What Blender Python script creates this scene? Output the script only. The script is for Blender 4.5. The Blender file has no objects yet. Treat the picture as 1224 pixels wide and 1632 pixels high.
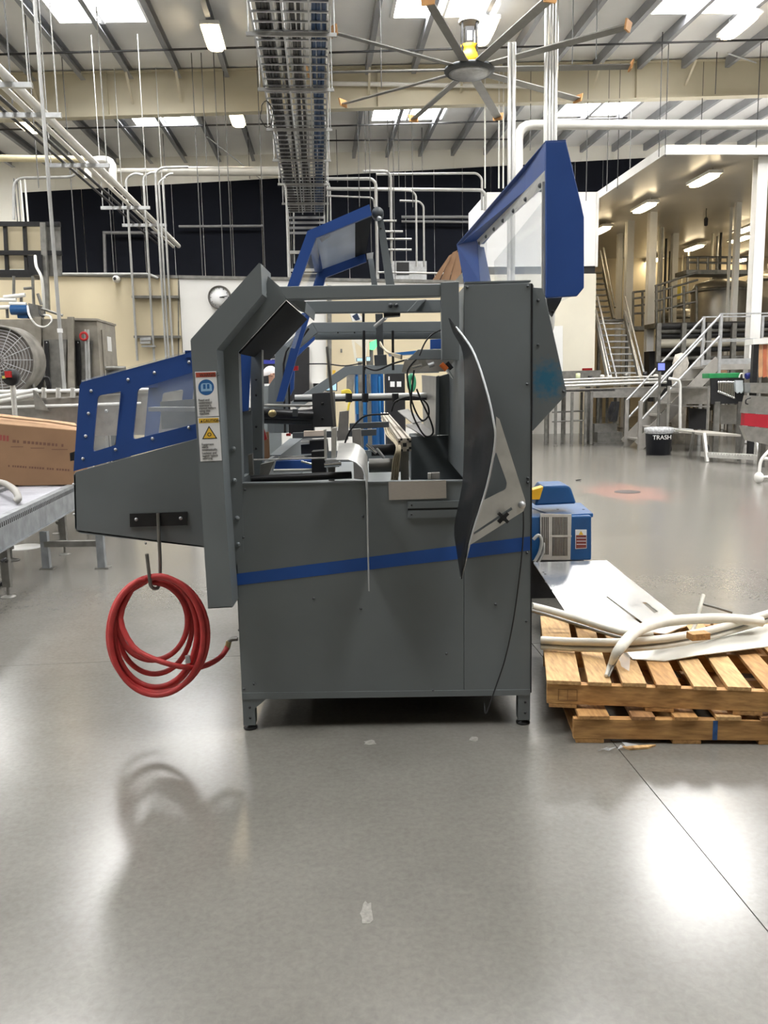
import bpy, bmesh, math, random
from mathutils import Vector as V, Matrix
random.seed(7)
SC = bpy.context.scene
COL = SC.collection
PI = math.pi
# ---------------- camera (photo frame 1224 x 1632) ----------------
FPX, EYE = 1320.0, 1.55
PITCH, ROLL = math.radians(8.8), math.radians(1.1)
_f = V((0, math.cos(PITCH), -math.sin(PITCH))); _u = V((0, math.sin(PITCH), math.cos(PITCH))); _r = V((1, 0, 0))
CR = _r * math.cos(ROLL) - _u * math.sin(ROLL)
CU = _u * math.cos(ROLL) + _r * math.sin(ROLL)
CPOS = V((0, 0, EYE))
cd = bpy.data.cameras.new('camera'); cam = bpy.data.objects.new('camera', cd); COL.objects.link(cam)
m = Matrix.Identity(4)
for i in range(3):
    m[i][0] = CR[i]; m[i][1] = CU[i]; m[i][2] = -_f[i]; m[i][3] = CPOS[i]
cam.matrix_world = m
cd.sensor_fit = 'VERTICAL'; cd.sensor_height = 24.0; cd.lens = FPX / 1632 * 24.0
cd.clip_start = 0.05; cd.clip_end = 300
SC.camera = cam
# ---------------- world, exposure ----------------
SKY_L = 30.0          # radiance of the roof lights (daylight through translucent panels)
TUBE_L = 22.0        # radiance of the fluorescent lamps
w = bpy.data.worlds.new('world'); SC.world = w; w.use_nodes = True
bg = w.node_tree.nodes['Background']; bg.inputs[0].default_value = (0.92, 0.96, 1.0, 1); bg.inputs[1].default_value = 0.30
vs = SC.view_settings
vs.view_transform = 'Standard'; vs.look = 'None'; vs.exposure = 0.1; vs.gamma = 1.0; vs.use_curve_mapping = False
SC.cycles.use_denoising = True
SC.cycles.max_bounces = 8; SC.cycles.diffuse_bounces = 4; SC.cycles.glossy_bounces = 4
SC.cycles.transparent_max_bounces = 12; SC.cycles.sample_clamp_indirect = 6.0
SC.cycles.caustics_reflective = False; SC.cycles.caustics_refractive = False

# ---------------- measuring helpers ----------------
YB = math.radians(4.2)                       # the hall is turned 4.2 degrees against the machine
DB = V((-math.sin(YB), math.cos(YB), 0)); RB = V((math.cos(YB), math.sin(YB), 0))
def ray(x, y): return _f + CR * ((x - 612) / FPX) - CU * ((y - 816) / FPX)
def PY(x, y, Y): d = ray(x, y); return CPOS + d * (Y / d.y)
def PZ(x, y, z=0.0): d = ray(x, y); return CPOS + d * ((z - EYE) / d.z)
def PB(x, y, v): d = ray(x, y); return CPOS + d * (v / d.dot(DB))
def b(u, v, z=0.0): return RB * u + DB * v + V((0, 0, z))
def ub(P): return P.dot(RB)
def vb(P): return P.dot(DB)
def hexc(h, k=1.0):
    c = [int(h[i:i + 2], 16) / 255 for i in (0, 2, 4)]
    return tuple(min(1, k * (x / 12.92 if x <= .04045 else ((x + .055) / 1.055) ** 2.4)) for x in c)

# ---------------- materials ----------------
MATS = {}
def mat(name, color, rough=.5, metal=0.0, var=.12, scale=6.0, bump=0.0, emit=None, es=0.0, alpha=1.0, stretch=None, spec=.5, var2=None):
    if name in MATS: return MATS[name]
    mt = bpy.data.materials.new(name); mt.use_nodes = True; MATS[name] = mt
    nt = mt.node_tree; p = nt.nodes['Principled BSDF']
    if isinstance(color, str): color = hexc(color)
    p.inputs['Roughness'].default_value = rough; p.inputs['Metallic'].default_value = metal
    p.inputs['Specular IOR Level'].default_value = spec
    p.inputs['Base Color'].default_value = (*color, 1)
    if emit is not None:
        p.inputs['Emission Color'].default_value = (*emit, 1); p.inputs['Emission Strength'].default_value = es
    if alpha < 1: p.inputs['Alpha'].default_value = alpha
    if var > 0:
        g = nt.nodes.new('ShaderNodeNewGeometry'); mp = nt.nodes.new('ShaderNodeMapping')
        nt.links.new(g.outputs['Position'], mp.inputs['Vector'])
        if stretch: mp.inputs['Scale'].default_value = stretch
        n = nt.nodes.new('ShaderNodeTexNoise'); n.inputs['Scale'].default_value = scale; n.inputs['Detail'].default_value = 5
        nt.links.new(mp.outputs[0], n.inputs['Vector'])
        r = nt.nodes.new('ShaderNodeValToRGB')
        r.color_ramp.elements[0].position = .3; r.color_ramp.elements[1].position = .7
        c2 = var2 if var2 else tuple(min(1, c * (1 + var)) for c in color)
        r.color_ramp.elements[0].color = (*[c * (1 - var) for c in color], 1); r.color_ramp.elements[1].color = (*c2, 1)
        nt.links.new(n.outputs['Fac'], r.inputs[0]); nt.links.new(r.outputs[0], p.inputs['Base Color'])
        mr = nt.nodes.new('ShaderNodeMapRange'); mr.inputs['To Min'].default_value = max(0, rough - .06); mr.inputs['To Max'].default_value = min(1, rough + .08)
        nt.links.new(n.outputs['Fac'], mr.inputs['Value']); nt.links.new(mr.outputs[0], p.inputs['Roughness'])
        if bump > 0:
            bn = nt.nodes.new('ShaderNodeBump'); bn.inputs['Strength'].default_value = bump; bn.inputs['Distance'].default_value = .01
            nt.links.new(n.outputs['Fac'], bn.inputs['Height']); nt.links.new(bn.outputs[0], p.inputs['Normal'])
    return mt
def stain(mt, center, radius, color, scale=8.0, amount=.8, e0=.75, e1=1.4):
    """a blotch of dried paint with its own shape on a surface"""
    nt = mt.node_tree; p = nt.nodes['Principled BSDF']
    src = p.inputs['Base Color'].links[0].from_socket
    g = nt.nodes.new('ShaderNodeNewGeometry'); d = nt.nodes.new('ShaderNodeVectorMath'); d.operation = 'SUBTRACT'
    nt.links.new(g.outputs['Position'], d.inputs[0]); d.inputs[1].default_value = center
    sc = nt.nodes.new('ShaderNodeVectorMath'); sc.operation = 'DIVIDE'; sc.inputs[1].default_value = radius
    nt.links.new(d.outputs[0], sc.inputs[0])
    ln = nt.nodes.new('ShaderNodeVectorMath'); ln.operation = 'LENGTH'; nt.links.new(sc.outputs[0], ln.inputs[0])
    n = nt.nodes.new('ShaderNodeTexNoise'); n.inputs['Scale'].default_value = scale; n.inputs['Detail'].default_value = 6
    nt.links.new(g.outputs['Position'], n.inputs['Vector'])
    a = nt.nodes.new('ShaderNodeMath'); a.operation = 'ADD'; nt.links.new(ln.outputs['Value'], a.inputs[0]); nt.links.new(n.outputs['Fac'], a.inputs[1])
    r = nt.nodes.new('ShaderNodeMapRange'); r.inputs['From Min'].default_value = e0; r.inputs['From Max'].default_value = e1
    r.inputs['To Min'].default_value = amount; r.inputs['To Max'].default_value = 0
    nt.links.new(a.outputs[0], r.inputs['Value'])
    mx = nt.nodes.new('ShaderNodeMix'); mx.data_type = 'RGBA'; nt.links.new(r.outputs[0], mx.inputs['Factor'])
    nt.links.new(src, mx.inputs['A']); mx.inputs['B'].default_value = (*color, 1)
    nt.links.new(mx.outputs['Result'], p.inputs['Base Color'])

GREY = mat('slate_paint', (.150, .168, .176), .42, 0, .10, 2.2, .01)
GREYD = mat('dark_slate_paint', (.060, .066, .072), .45, 0, .15, 7)
BLUE = mat('blue_paint', (.016, .062, .25), .45, 0, .10, 4)
STRIPE = mat('blue_stripe_tape', (.010, .075, .33), .45, 0, .06, 9)
BLACK = mat('black_plastic', (.012, .012, .014), .45, 0, .2, 20)
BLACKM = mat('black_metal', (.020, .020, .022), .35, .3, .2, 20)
STEEL = mat('stainless_steel', (.46, .45, .43), .32, .85, .18, 9, .01)
STEELD = mat('dull_steel', (.22, .215, .20), .42, .7, .25, 9)
GALV = mat('galvanised_steel', (.50, .51, .52), .38, .6, .15, 12)
ALU = mat('aluminium', (.66, .65, .62), .35, .55, .10, 15)
CHROME = mat('chrome', (.80, .80, .80), .12, 1.0, 0)
LEXAN = mat('clear_lexan', (.75, .82, .88), .06, 0, 0, alpha=.16)
SMOKE = mat('smoky_lexan', (.030, .032, .035), .22, 0, .25, 5, alpha=.80, spec=.3)
HAZE = mat('scuffed_lexan', (.50, .55, .63), .3, 0, .12, 4, alpha=.62)
WHITEP = mat('white_paint', (.80, .79, .76), .45, 0, .05, 3)
CREAM = mat('cream_paint', (.70, .66, .55), .6, 0, .05, 1.2)
PIPEW = mat('white_pipe', (.82, .81, .77), .35, 0, .06, 3)
CONDUIT = mat('conduit', (.42, .42, .41), .4, .3, .1, 8)
RODM = mat('rod_grey', (.11, .11, .11), .5, .3, .1, 8)
DARKPIPE = mat('dark_pipe', (.03, .03, .032), .5, .2, .2, 8)
RED = mat('red_rubber', (.50, .045, .045), .5, 0, .15, 25)
ORANGE = mat('orange_plastic', (.75, .17, .03), .45)
YELLOW = mat('yellow_paint', (.80, .42, .02), .4)
WOODS = [mat('pine_board_' + n_, c_, .7, 0, .28, 9, .05, stretch=(7, 1, 7), var2=v_) for n_, c_, v_ in (('pale', (.54, .31, .125), (.68, .44, .20)), ('warm', (.42, .21, .072), (.55, .31, .115)), ('brown', (.25, .12, .045), (.37, .19, .075)))]
WOOD = WOODS[1]
WOODX = mat('pine_stringer', (.44, .22, .075), .7, 0, .30, 9, .05, stretch=(1, 7, 7), var2=(.58, .33, .12))
CARD = mat('cardboard', (.27, .155, .085), .8, 0, .10, 4)
CARDE = mat('cardboard_edge', (.50, .32, .19), .8)
NAVY = mat('dark_curtain_wall', (.006, .007, .011), .8, 0, .2, .8, spec=.08)
LABELW = mat('label_white', (.80, .80, .80), .5, 0, 0)
INK = mat('printed_ink', (.02, .02, .02), .6, 0, 0)
MBLUE = mat('enamel_blue', (.010, .080, .235), .3, 0, .1, 8)

# ---------------- mesh builder ----------------
class MB:
    def __init__(s): s.v = []; s.f = []; s.sm = []
    def add(s, vs_, fs, smooth=False):
        o = len(s.v); s.v += [V(q) for q in vs_]
        for f in fs: s.f.append([i + o for i in f]); s.sm.append(smooth)
        return s
    def box(s, c, d, rz=0.0):
        x, y, z = d[0] / 2, d[1] / 2, d[2] / 2; c = V(c); ca, sa = math.cos(rz), math.sin(rz)
        ps = [(sx * x, sy * y, sz * z) for sz in (-1, 1) for sx, sy in ((-1, -1), (1, -1), (1, 1), (-1, 1))]
        return s.add([c + V((p[0] * ca - p[1] * sa, p[0] * sa + p[1] * ca, p[2])) for p in ps],
                     [(0, 3, 2, 1), (4, 5, 6, 7), (0, 1, 5, 4), (1, 2, 6, 5), (2, 3, 7, 6), (3, 0, 4, 7)])
    def bb(s, u0, u1, v0, v1, z0, z1):          # box in hall axes
        return s.box(b((u0 + u1) / 2, (v0 + v1) / 2, (z0 + z1) / 2), (abs(u1 - u0), abs(v1 - v0), abs(z1 - z0)), YB)
    def bar(s, a, c, wd, ht, up=(0, 0, 1)):
        a = V(a); c = V(c); t = (c - a).normalized(); up = V(up)
        if abs(t.dot(up)) > .98: up = V((0, 1, 0)) if abs(t.y) < .9 else V((1, 0, 0))
        sd = t.cross(up).normalized() * (wd / 2); n = sd.cross(t).normalized() * (ht / 2)
        ps = [q + i * sd + j * n for q in (a, c) for i, j in ((-1, -1), (1, -1), (1, 1), (-1, 1))]
        return s.add(ps, [(0, 1, 2, 3), (7, 6, 5, 4), (0, 4, 5, 1), (1, 5, 6, 2), (2, 6, 7, 3), (3, 7, 4, 0)])
    def prism(s, pts, vec):
        n = len(pts); vec = V(vec); pts = [V(p) for p in pts]
        f = [list(range(n)), list(range(2 * n - 1, n - 1, -1))] + [(i, i + n, (i + 1) % n + n, (i + 1) % n) for i in range(n)]
        return s.add(pts + [p + vec for p in pts], f)
    def plate(s, px, Y, t=.006):                # outline seen from the front, on the plane Y, thickness going back
        return s.prism([PY(x, y, Y) for x, y in px], (0, t, 0))
    def quad(s, pts, vec=None):
        if vec is not None: return s.prism(pts, vec)
        return s.add(pts, [list(range(len(pts)))])
    def tube(s, pts, r, n=8, cap=True, closed=False):
        pts = [V(p) for p in pts]; N = len(pts); rr = r if isinstance(r, (list, tuple)) else [r] * N
        t0 = (pts[1] - pts[0]).normalized(); up = V((0, 0, 1)) if abs(t0.z) < .9 else V((1, 0, 0))
        nn = t0.cross(up).normalized(); vs_ = []
        for i in range(N):
            if closed: t = (pts[(i + 1) % N] - pts[i - 1]).normalized()
            else: t = (pts[min(i + 1, N - 1)] - pts[max(i - 1, 0)]).normalized()
            nn = (nn - t * nn.dot(t)).normalized(); bn = t.cross(nn)
            vs_ += [pts[i] + (nn * math.cos(2 * PI * k / n) + bn * math.sin(2 * PI * k / n)) * rr[i] for k in range(n)]
        fs = [(i * n + k, i * n + (k + 1) % n, ((i + 1) % N) * n + (k + 1) % n, ((i + 1) % N) * n + k) for i in range(N if closed else N - 1) for k in range(n)]
        s.add(vs_, fs, True)
        if cap and not closed:
            s.add(vs_[:n], [list(range(n - 1, -1, -1))]); s.add(vs_[-n:], [list(range(n))])
        return s
    def lathe(s, prof, c, axis=(0, 0, 1), n=16, smooth=True):
        ax = V(axis).normalized(); e = V((1, 0, 0)) if abs(ax.x) < .9 else V((0, 1, 0))
        e1 = ax.cross(e).normalized(); e2 = ax.cross(e1); c = V(c); P = len(prof)
        vs_ = [c + ax * h + (e1 * math.cos(2 * PI * k / n) + e2 * math.sin(2 * PI * k / n)) * max(r, 1e-4) for r, h in prof for k in range(n)]
        s.add(vs_, [(i * n + k, i * n + (k + 1) % n, (i + 1) * n + (k + 1) % n, (i + 1) * n + k) for i in range(P - 1) for k in range(n)], smooth)
        return s
    def cyl(s, a, c, r, n=12): 
        return s.tube([a, c], r, n)
    def loft(s, rows, smooth=False, thick=None):
        R, N = len(rows), len(rows[0]); vs_ = [V(p) for r_ in rows for p in r_]
        fs = [(i * N + k, i * N + k + 1, (i + 1) * N + k + 1, (i + 1) * N + k) for i in range(R - 1) for k in range(N - 1)]
        s.add(vs_, fs, smooth)
        if thick is not None:
            t = V(thick); s.add([p + t for p in vs_], [f[::-1] for f in fs], smooth)
            ring = [(0, k) for k in range(N)] + [(i, N - 1) for i in range(1, R)] + [(R - 1, k) for k in range(N - 2, -1, -1)] + [(i, 0) for i in range(R - 2, 0, -1)]
            q = [vs_[i * N + k] for i, k in ring]; n = len(q)
            s.add(q + [p + t for p in q], [(i, (i + 1) % n, (i + 1) % n + n, i + n) for i in range(n)])
        return s
def spl(pts, n=6, closed=False):
    pts = [V(p) for p in pts]; N = len(pts); out = []
    for i in range(N if closed else N - 1):
        p0 = pts[i - 1] if (i > 0 or closed) else pts[0]; p1 = pts[i]; p2 = pts[(i + 1) % N]
        p3 = pts[(i + 2) % N] if (closed or i + 2 < N) else pts[-1]
        for k in range(n):
            t = k / n
            out.append(.5 * ((2 * p1) + (p2 - p0) * t + (2 * p0 - 5 * p1 + 4 * p2 - p3) * t * t + (3 * p1 - p0 - 3 * p2 + p3) * t ** 3))
    if not closed: out.append(pts[-1])
    return out
def elbow(pts, r=.15, n=4):
    """polyline with rounded corners"""
    pts = [V(p) for p in pts]; out = [pts[0]]
    for i in range(1, len(pts) - 1):
        a, c, d = pts[i - 1], pts[i], pts[i + 1]
        q = min(r, (a - c).length * .45, (d - c).length * .45)
        p, e = c + (a - c).normalized() * q, c + (d - c).normalized() * q
        for k in range(n + 1):
            t = k / n; out.append(p * (1 - t) ** 2 + c * 2 * t * (1 - t) + e * t * t)
    out.append(pts[-1]); return out

# ---------------- object makers ----------------
OFF = {}
def mesh_of(name, mb, mt, off):
    me = bpy.data.meshes.new(name); me.from_pydata([p - off for p in mb.v], [], mb.f)
    me.polygons.foreach_set('use_smooth', mb.sm)
    if mt: me.materials.append(mt)
    bm = bmesh.new(); bm.from_mesh(me); bmesh.ops.recalc_face_normals(bm, faces=bm.faces); bm.to_mesh(me); bm.free()
    me.update(); return me
def tag(o, label=None, cat=None, group=None, kind=None):
    if label: o['label'] = label
    if cat: o['category'] = cat
    if group: o['group'] = group
    if kind: o['kind'] = kind
    return o
def T(name, label, cat, loc, group=None):
    o = bpy.data.objects.new(name, None); COL.objects.link(o); o.location = loc; o.empty_display_size = .1
    OFF[o.name] = V(loc); return tag(o, label, cat, group)
def K(name, mb, mt, parent, label=None, kind=None, bev=0.0):
    off = OFF[parent.name]; me = mesh_of(name, mb, mt, off); o = bpy.data.objects.new(name, me); COL.objects.link(o); o.parent = parent
    if parent.type == 'MESH' and parent.parent is None and 'ownloc' in OFF.get('_' + parent.name, ''): pass
    OFF[o.name] = off
    if label: o['label'] = label
    if kind: o['kind'] = kind
    if bev: bv = o.modifiers.new('bevel', 'BEVEL'); bv.width = bev; bv.segments = 2; bv.limit_method = 'ANGLE'; bv.angle_limit = .6
    return o
def S(name, label, cat, mb, mt, group=None, kind=None, bev=0.0):
    lo = [min(p[i] for p in mb.v) for i in range(3)]; hi = [max(p[i] for p in mb.v) for i in range(3)]
    off = V(((lo[0] + hi[0]) / 2, (lo[1] + hi[1]) / 2, lo[2]))
    me = mesh_of(name, mb, mt, off); o = bpy.data.objects.new(name, me); COL.objects.link(o); o.location = off
    OFF[o.name] = off
    if bev: bv = o.modifiers.new('bevel', 'BEVEL'); bv.width = bev; bv.segments = 2; bv.limit_method = 'ANGLE'; bv.angle_limit = .6
    return tag(o, label, cat, group, kind)
def inst(name, me, parent, loc, rot=(0, 0, 0), scale=(1, 1, 1)):
    o = bpy.data.objects.new(name, me); COL.objects.link(o); o.parent = parent
    o.location = V(loc) - OFF[parent.name]; o.rotation_euler = rot; o.scale = scale; return o
_bolts = {}
def bolt(parent, P, r=.008, mt=None, axis='-Y', name='bolt'):
    mt = mt or GALV; k = (round(r, 4), mt.name, axis)
    if k not in _bolts:
        ax = {'-Y': (0, -1, 0), 'Z': (0, 0, 1), 'X': (1, 0, 0), '-X': (-1, 0, 0)}[axis]
        mb = MB().lathe([(0, r * .9), (r * .55, r * .75), (r * .9, r * .35), (r, 0), (r, -r * .3)], (0, 0, 0), ax, 10)
        _bolts[k] = mesh_of('bolt', mb, mt, V((0, 0, 0)))
    return inst(name, _bolts[k], parent, P)
def text(name, body, P, size, mt, parent, rx=PI / 2, rz=0.0, align='LEFT', ry=0.0, extrude=.0004, sx=1.0):
    cu = bpy.data.curves.new(name, 'FONT'); cu.body = body; cu.size = size; cu.align_x = align; cu.extrude = extrude
    o = bpy.data.objects.new(name, cu); COL.objects.link(o)
    me = bpy.data.meshes.new_from_object(o); bpy.data.objects.remove(o)
    me.materials.clear(); me.materials.append(mt)
    o = bpy.data.objects.new(name, me); COL.objects.link(o); o.parent = parent
    o.location = V(P) - OFF[parent.name]; o.rotation_euler = (rx, ry, rz); o.scale = (sx, 1, 1); return o

# =====================================================================
# THE SETTING
# =====================================================================
def roofz(u, v): return 8.62 + .0257 * u + .02 * (v - 20)
U0, U1, V0, V1 = -19.0, 23.0, -14.0, 27.6
# ---- floor: polished concrete slabs with saw-cut joints ----
FLOORM = mat('polished_concrete', (.20, .195, .185), .30, 0, .0)
def floor_nodes(mt):
    nt = mt.node_tree; p = nt.nodes['Principled BSDF']; L = nt.links.new
    g = nt.nodes.new('ShaderNodeNewGeometry')
    def noise(s, det, rgh=.55):
        n = nt.nodes.new('ShaderNodeTexNoise'); n.inputs['Scale'].default_value = s; n.inputs['Detail'].default_value = det; n.inputs['Roughness'].default_value = rgh; n.inputs['Distortion'].default_value = .4
        L(g.outputs['Position'], n.inputs['Vector']); return n
    a, c, d = noise(.7, 4), noise(5, 5, .5), noise(45, 3, .6)
    def mr(sock, lo, hi, f0=.3, f1=.7):
        q = nt.nodes.new('ShaderNodeMapRange'); q.inputs['From Min'].default_value = f0; q.inputs['From Max'].default_value = f1
        q.inputs['To Min'].default_value = lo; q.inputs['To Max'].default_value = hi; L(sock, q.inputs['Value']); return q.outputs[0]
    def mul(x, y):
        q = nt.nodes.new('ShaderNodeMath'); q.operation = 'MULTIPLY'; L(x, q.inputs[0]); L(y, q.inputs[1]); return q.outputs[0]
    k = mul(mul(mr(a.outputs['Fac'], .84, 1.14, .1, .9), mr(c.outputs['Fac'], .88, 1.12, .0, 1.0)), mr(d.outputs['Fac'], .9, 1.1))
    mx = nt.nodes.new('ShaderNodeVectorMath'); mx.operation = 'SCALE'; mx.inputs[0].default_value = (.158, .150, .134); L(k, mx.inputs['Scale'])
    L(mx.outputs[0], p.inputs['Base Color'])
    q = nt.nodes.new('ShaderNodeMath'); q.operation = 'ADD'; L(mr(a.outputs['Fac'], .19, .23, .1, .9), q.inputs[0]); L(mr(c.outputs['Fac'], 0, .015, .0, 1.0), q.inputs[1])
    p.inputs['Specular IOR Level'].default_value = 1.0
    L(q.outputs[0], p.inputs['Roughness'])
floor_nodes(FLOORM)
drain_c = PZ(1000, 784)
stain(FLOORM, tuple(drain_c), (.85, 1.5, 1), (.42, .20, .16), 3.0, .55, .92, 1.25)
JOINT = mat('joint_filler', (.085, .08, .075), .8)
floor = S('floor', 'grey polished concrete floor of the factory hall', 'floor', MB().bb(U0, U1, V0, V1, -.12, -.008), JOINT, kind='structure')
ju = [1.215 + 4.6 * k for k in range(-5, 6)]; jv = [4.69 + 4.6 * k for k in range(-5, 6)]
ju = [U0] + [q for q in ju if U0 + .5 < q < U1 - .5] + [U1]; jv = [V0] + [q for q in jv if V0 + .5 < q < V1 - .5] + [V1]
for i in range(len(ju) - 1):
    for j in range(len(jv) - 1):
        K('slab', MB().bb(ju[i] + .002, ju[i + 1] - .002, jv[j] + .002, jv[j + 1] - .002, -.10, 0), FLOORM, floor)
PATCH = mat('bare_concrete_patch', (.21, .20, .18), .5, 0, .3, 60)
for (x, y, a_, c_) in ((584, 1456, .022, .07), (590, 1184, .03, .03), (755, 1178, .025, .03)):
    P = PZ(x, y); pts = []
    for k in range(14):
        t = 2 * PI * k / 14; q = random.uniform(.65, 1.1); pts.append(P + V((a_ * q * math.cos(t), c_ * q * math.sin(t), .0006)))
    K('worn_patch', MB().prism(pts, (0, 0, .0005)), PATCH, floor)
# ---- walls ----
wl = S('wall_left', 'cream painted side wall of the hall beyond the frame', 'wall', MB().bb(U0 - .2, U0, V0, V1, 0, 8.2), CREAM, kind='structure')
S('wall_front', 'cream painted end wall of the hall behind the viewer', 'wall', MB().bb(U0 - .2, U1 + .2, V0 - .2, V0, 0, 8.7), CREAM, kind='structure')
wr = S('wall_right', 'cream painted far side wall of the hall', 'wall', MB().bb(U1, U1 + .2, V0, 34.2, 0, 9.5), CREAM, kind='structure')
# end wall: cream steel siding above, dark curtain wall below a sloping line
VBW = 27.6
def zdark(u): return 8.07 + .052 * u
WHITEB = mat('white_siding', (.86, .84, .77), .6, 0, .04, 1)
wb = S('wall_back', 'tall end wall of pale ribbed siding under the roof', 'wall', MB().bb(U0, 7.5, VBW, VBW + .2, 0, 9.6).bb(7.5, U1, VBW, VBW + .2, 6.6, 9.6), WHITEB, kind='structure')
n = 0
uu = -9.05
while uu < 14:
    u2 = uu + .92
    zb0 = .2 if u2 < 7.5 else 6.62
    K('dark_panel', MB().prism([b(uu + .008, VBW - .03, zb0), b(u2 - .008, VBW - .03, zb0), b(u2 - .008, VBW - .03, zdark(u2)), b(uu + .008, VBW - .03, zdark(uu))], DB * .03), NAVY, wb)
    uu = u2
for k in range(40):
    u = U0 + .6 + k * 1.04
    K('siding_rib', MB().bb(u, u + .03, VBW - .02, VBW, max(zdark(u), 7.4) + .02, 9.3), WHITEB, wb)
# ---- roof ----
ROOFM = mat('roof_sheet', (.90, .90, .89), .55, .1, .06, .7)
PURL = mat('purlin_galvanised', (.30, .31, .33), .5, .3, .12, 2)
GIRD = mat('girder_cream', (.60, .55, .42), .5, 0, .05, 1.2)
rf = MB()
cs = [b(U0, V0, roofz(U0, V0)), b(U1, V0, roofz(U1, V0)), b(U1, V1 + .2, roofz(U1, V1)), b(U0, V1 + .2, roofz(U0, V1))]
ceil = S('ceiling', 'pale sheet metal roof on grey purlins with bright skylights', 'roof', rf.prism(cs, (0, 0, .15)), ROOFM, kind='structure')
k = 0
u = -4.99 - 1.045 * 12
while u < U1 - .4:
    mb = MB()
    for v0, v1 in ((V0, 4.7), (4.9, 12.3), (12.5, 19.9), (20.1, 27.5)):
        pts = []
        for du, dz in ((-.05, -.002), (.05, -.002), (.05, -.02), (-.035, -.02), (-.035, -.20), (.05, -.20), (.05, -.218), (-.05, -.218)):
            pts.append(b(u + du, v0, roofz(u + du, v0) + dz))
        mb.prism(pts, b(0, v1 - v0, .02 * (v1 - v0)))
    if u > U0 + .2: K('purlin', mb, PURL, ceil)
    u += 1.045
def girder(v):
    zt = lambda u: roofz(u, v) - .05; zb_ = lambda u: 7.69 + .035 * u + .02 * (v - 20)
    mb = MB()
    mb.prism([b(U0, v - .006, zb_(U0)), b(U1, v - .006, zb_(U1)), b(U1, v - .006, zt(U1)), b(U0, v - .006, zt(U0))], DB * .012)
    for z_ in (zt, zb_):
        mb.prism([b(U0, v - .12, z_(U0)), b(U1, v - .12, z_(U1)), b(U1, v + .12, z_(U1)), b(U0, v + .12, z_(U0))], (0, 0, .02))
    g_ = K('girder', mb, GIRD, ceil)
    for k in range(7):
        u = -16.5 + 6 * k
        K('stiffener', MB().prism([b(u, v - .11, zb_(u)), b(u + .012, v - .11, zb_(u)), b(u + .012, v - .11, zt(u)), b(u, v - .11, zt(u))], DB * .1), GIRD, g_)
for v in (-2.8, 4.8, 12.4, 20.0): girder(v)
# flange braces from purlins down to the girder web
for u in (-2.9, -3.96, 1.3, 3.4, 6.5, 8.68, -6.0, 10.8):
    K('flange_brace', MB().bar(b(u, 19.4, roofz(u, 19.4) - .2), b(u, 19.95, 7.95 + .037 * u), .05, .006), GIRD, ceil)
# skylights
def inframe(P):
    d = P - CPOS; k_ = d.dot(_f)
    return k_ > 0 and 0 <= 612 + FPX * d.dot(CR) / k_ <= 1224 and 0 <= 816 - FPX * d.dot(CU) / k_ <= 1632
SKYM = mat('skylight_pane', (.9, .9, .9), .5, 0, 0, emit=(1, .995, .98), es=SKY_L)
FRM = mat('skylight_frame', (.78, .78, .76), .5)
for v0 in (21.1, 14.3, 7.5, .7):
    for u0, wd in ((-16.6, 1.75), (-10.7, 1.75), (-4.72, 1.68), (1.6, 2.0), (6.72, 1.9), (13.0, 1.8), (18.6, 1.8)):
        fm = MB(); u1, v1 = u0 + wd, v0 + 3.0
        def q(u, v, dz): return b(u, v, roofz(u, v) + dz)
        for (a, c) in ((q(u0, v0, -.03), q(u1, v0, -.03)), (q(u0, v1, -.03), q(u1, v1, -.03)), (q(u0, v0, -.03), q(u0, v1, -.03)), (q(u1, v0, -.03), q(u1, v1, -.03))):
            fm.bar(a, c, .07, .05)
        vis = any(inframe(q(a_, c_, 0)) for a_ in (u0, (u0 + u1) / 2, u1) for c_ in (v0, v0 + 1.5, v1))
        sfx = '' if vis else '_offscreen'
        s_ = K('skylight' + sfx, fm, FRM, ceil)
        um = (u0 + u1) / 2
        for a, c in ((u0 + .035, um - .03), (um + .03, u1 - .035)):
            K('pane' + sfx, MB().prism([q(a, v0 + .035, -.03), q(c, v0 + .035, -.03), q(c, v1 - .035, -.03), q(a, v1 - .035, -.03)], (0, 0, .01)), SKYM, s_)
        K('mullion', MB().bar(q(um, v0, -.04), q(um, v1, -.04), .06, .06), FRM, s_)
# diagonal brace rods under the roof
for (a, c) in (((60, 22), (247, 60)), ((965, 20), (1085, 58)), ((255, 200), (325, 216)), ((330, 218), (415, 285)), ((15, 55), (90, 40)), ((880, 30), (1000, 8)), ((1160, 85), (1205, 100))):
    K('brace_rod', MB().tube([PB(*a, 18.6 if a[1] < 150 else 24.5), PB(*c, 19.6 if a[1] < 150 else 25.8)], .016, 6), GALV, ceil)
# low partition wall along the far aisle
VLW = 18.0
CREAMW = mat('cream_wall_panel', (.66, .57, .39), .6, 0, .05, .9)
WHITW = mat('white_wall_panel', (.74, .73, .70), .6, 0, .05, .9)
def lowwall(name, label, x0, x1, mt, n):
    uA, uB = ub(PB(x0, 445, VLW)), ub(PB(x1, 445, VLW)); zA, zB = PB(x0, 440 + (x0 - 75) * .0176, VLW).z, PB(x1, 440 + (x1 - 75) * .0176, VLW).z
    o = S(name, label, 'wall', MB().prism([b(uA, VLW, 0), b(uB, VLW, 0), b(uB, VLW, zB), b(uA, VLW, zA)], DB * .18), mt, kind='structure')
    K('capping', MB().bar(b(uA, VLW + .09, zA + .03), b(uB, VLW + .09, zB + .03), .24, .06), STEELD, o)
    return o
wlow1 = lowwall('wall_partition', 'cream partition wall with conduits and camera', -330, 284, CREAMW, 0)
wlow2 = lowwall('wall_rear', 'whiter partition wall carrying the round clock', 285, 775, WHITW, 0)
K('wall_seam', MB().bar(PB(284.5, 447, 17.99), PB(284.5, 640, 17.99), .02, .02), STEELD, wlow1)
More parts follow.
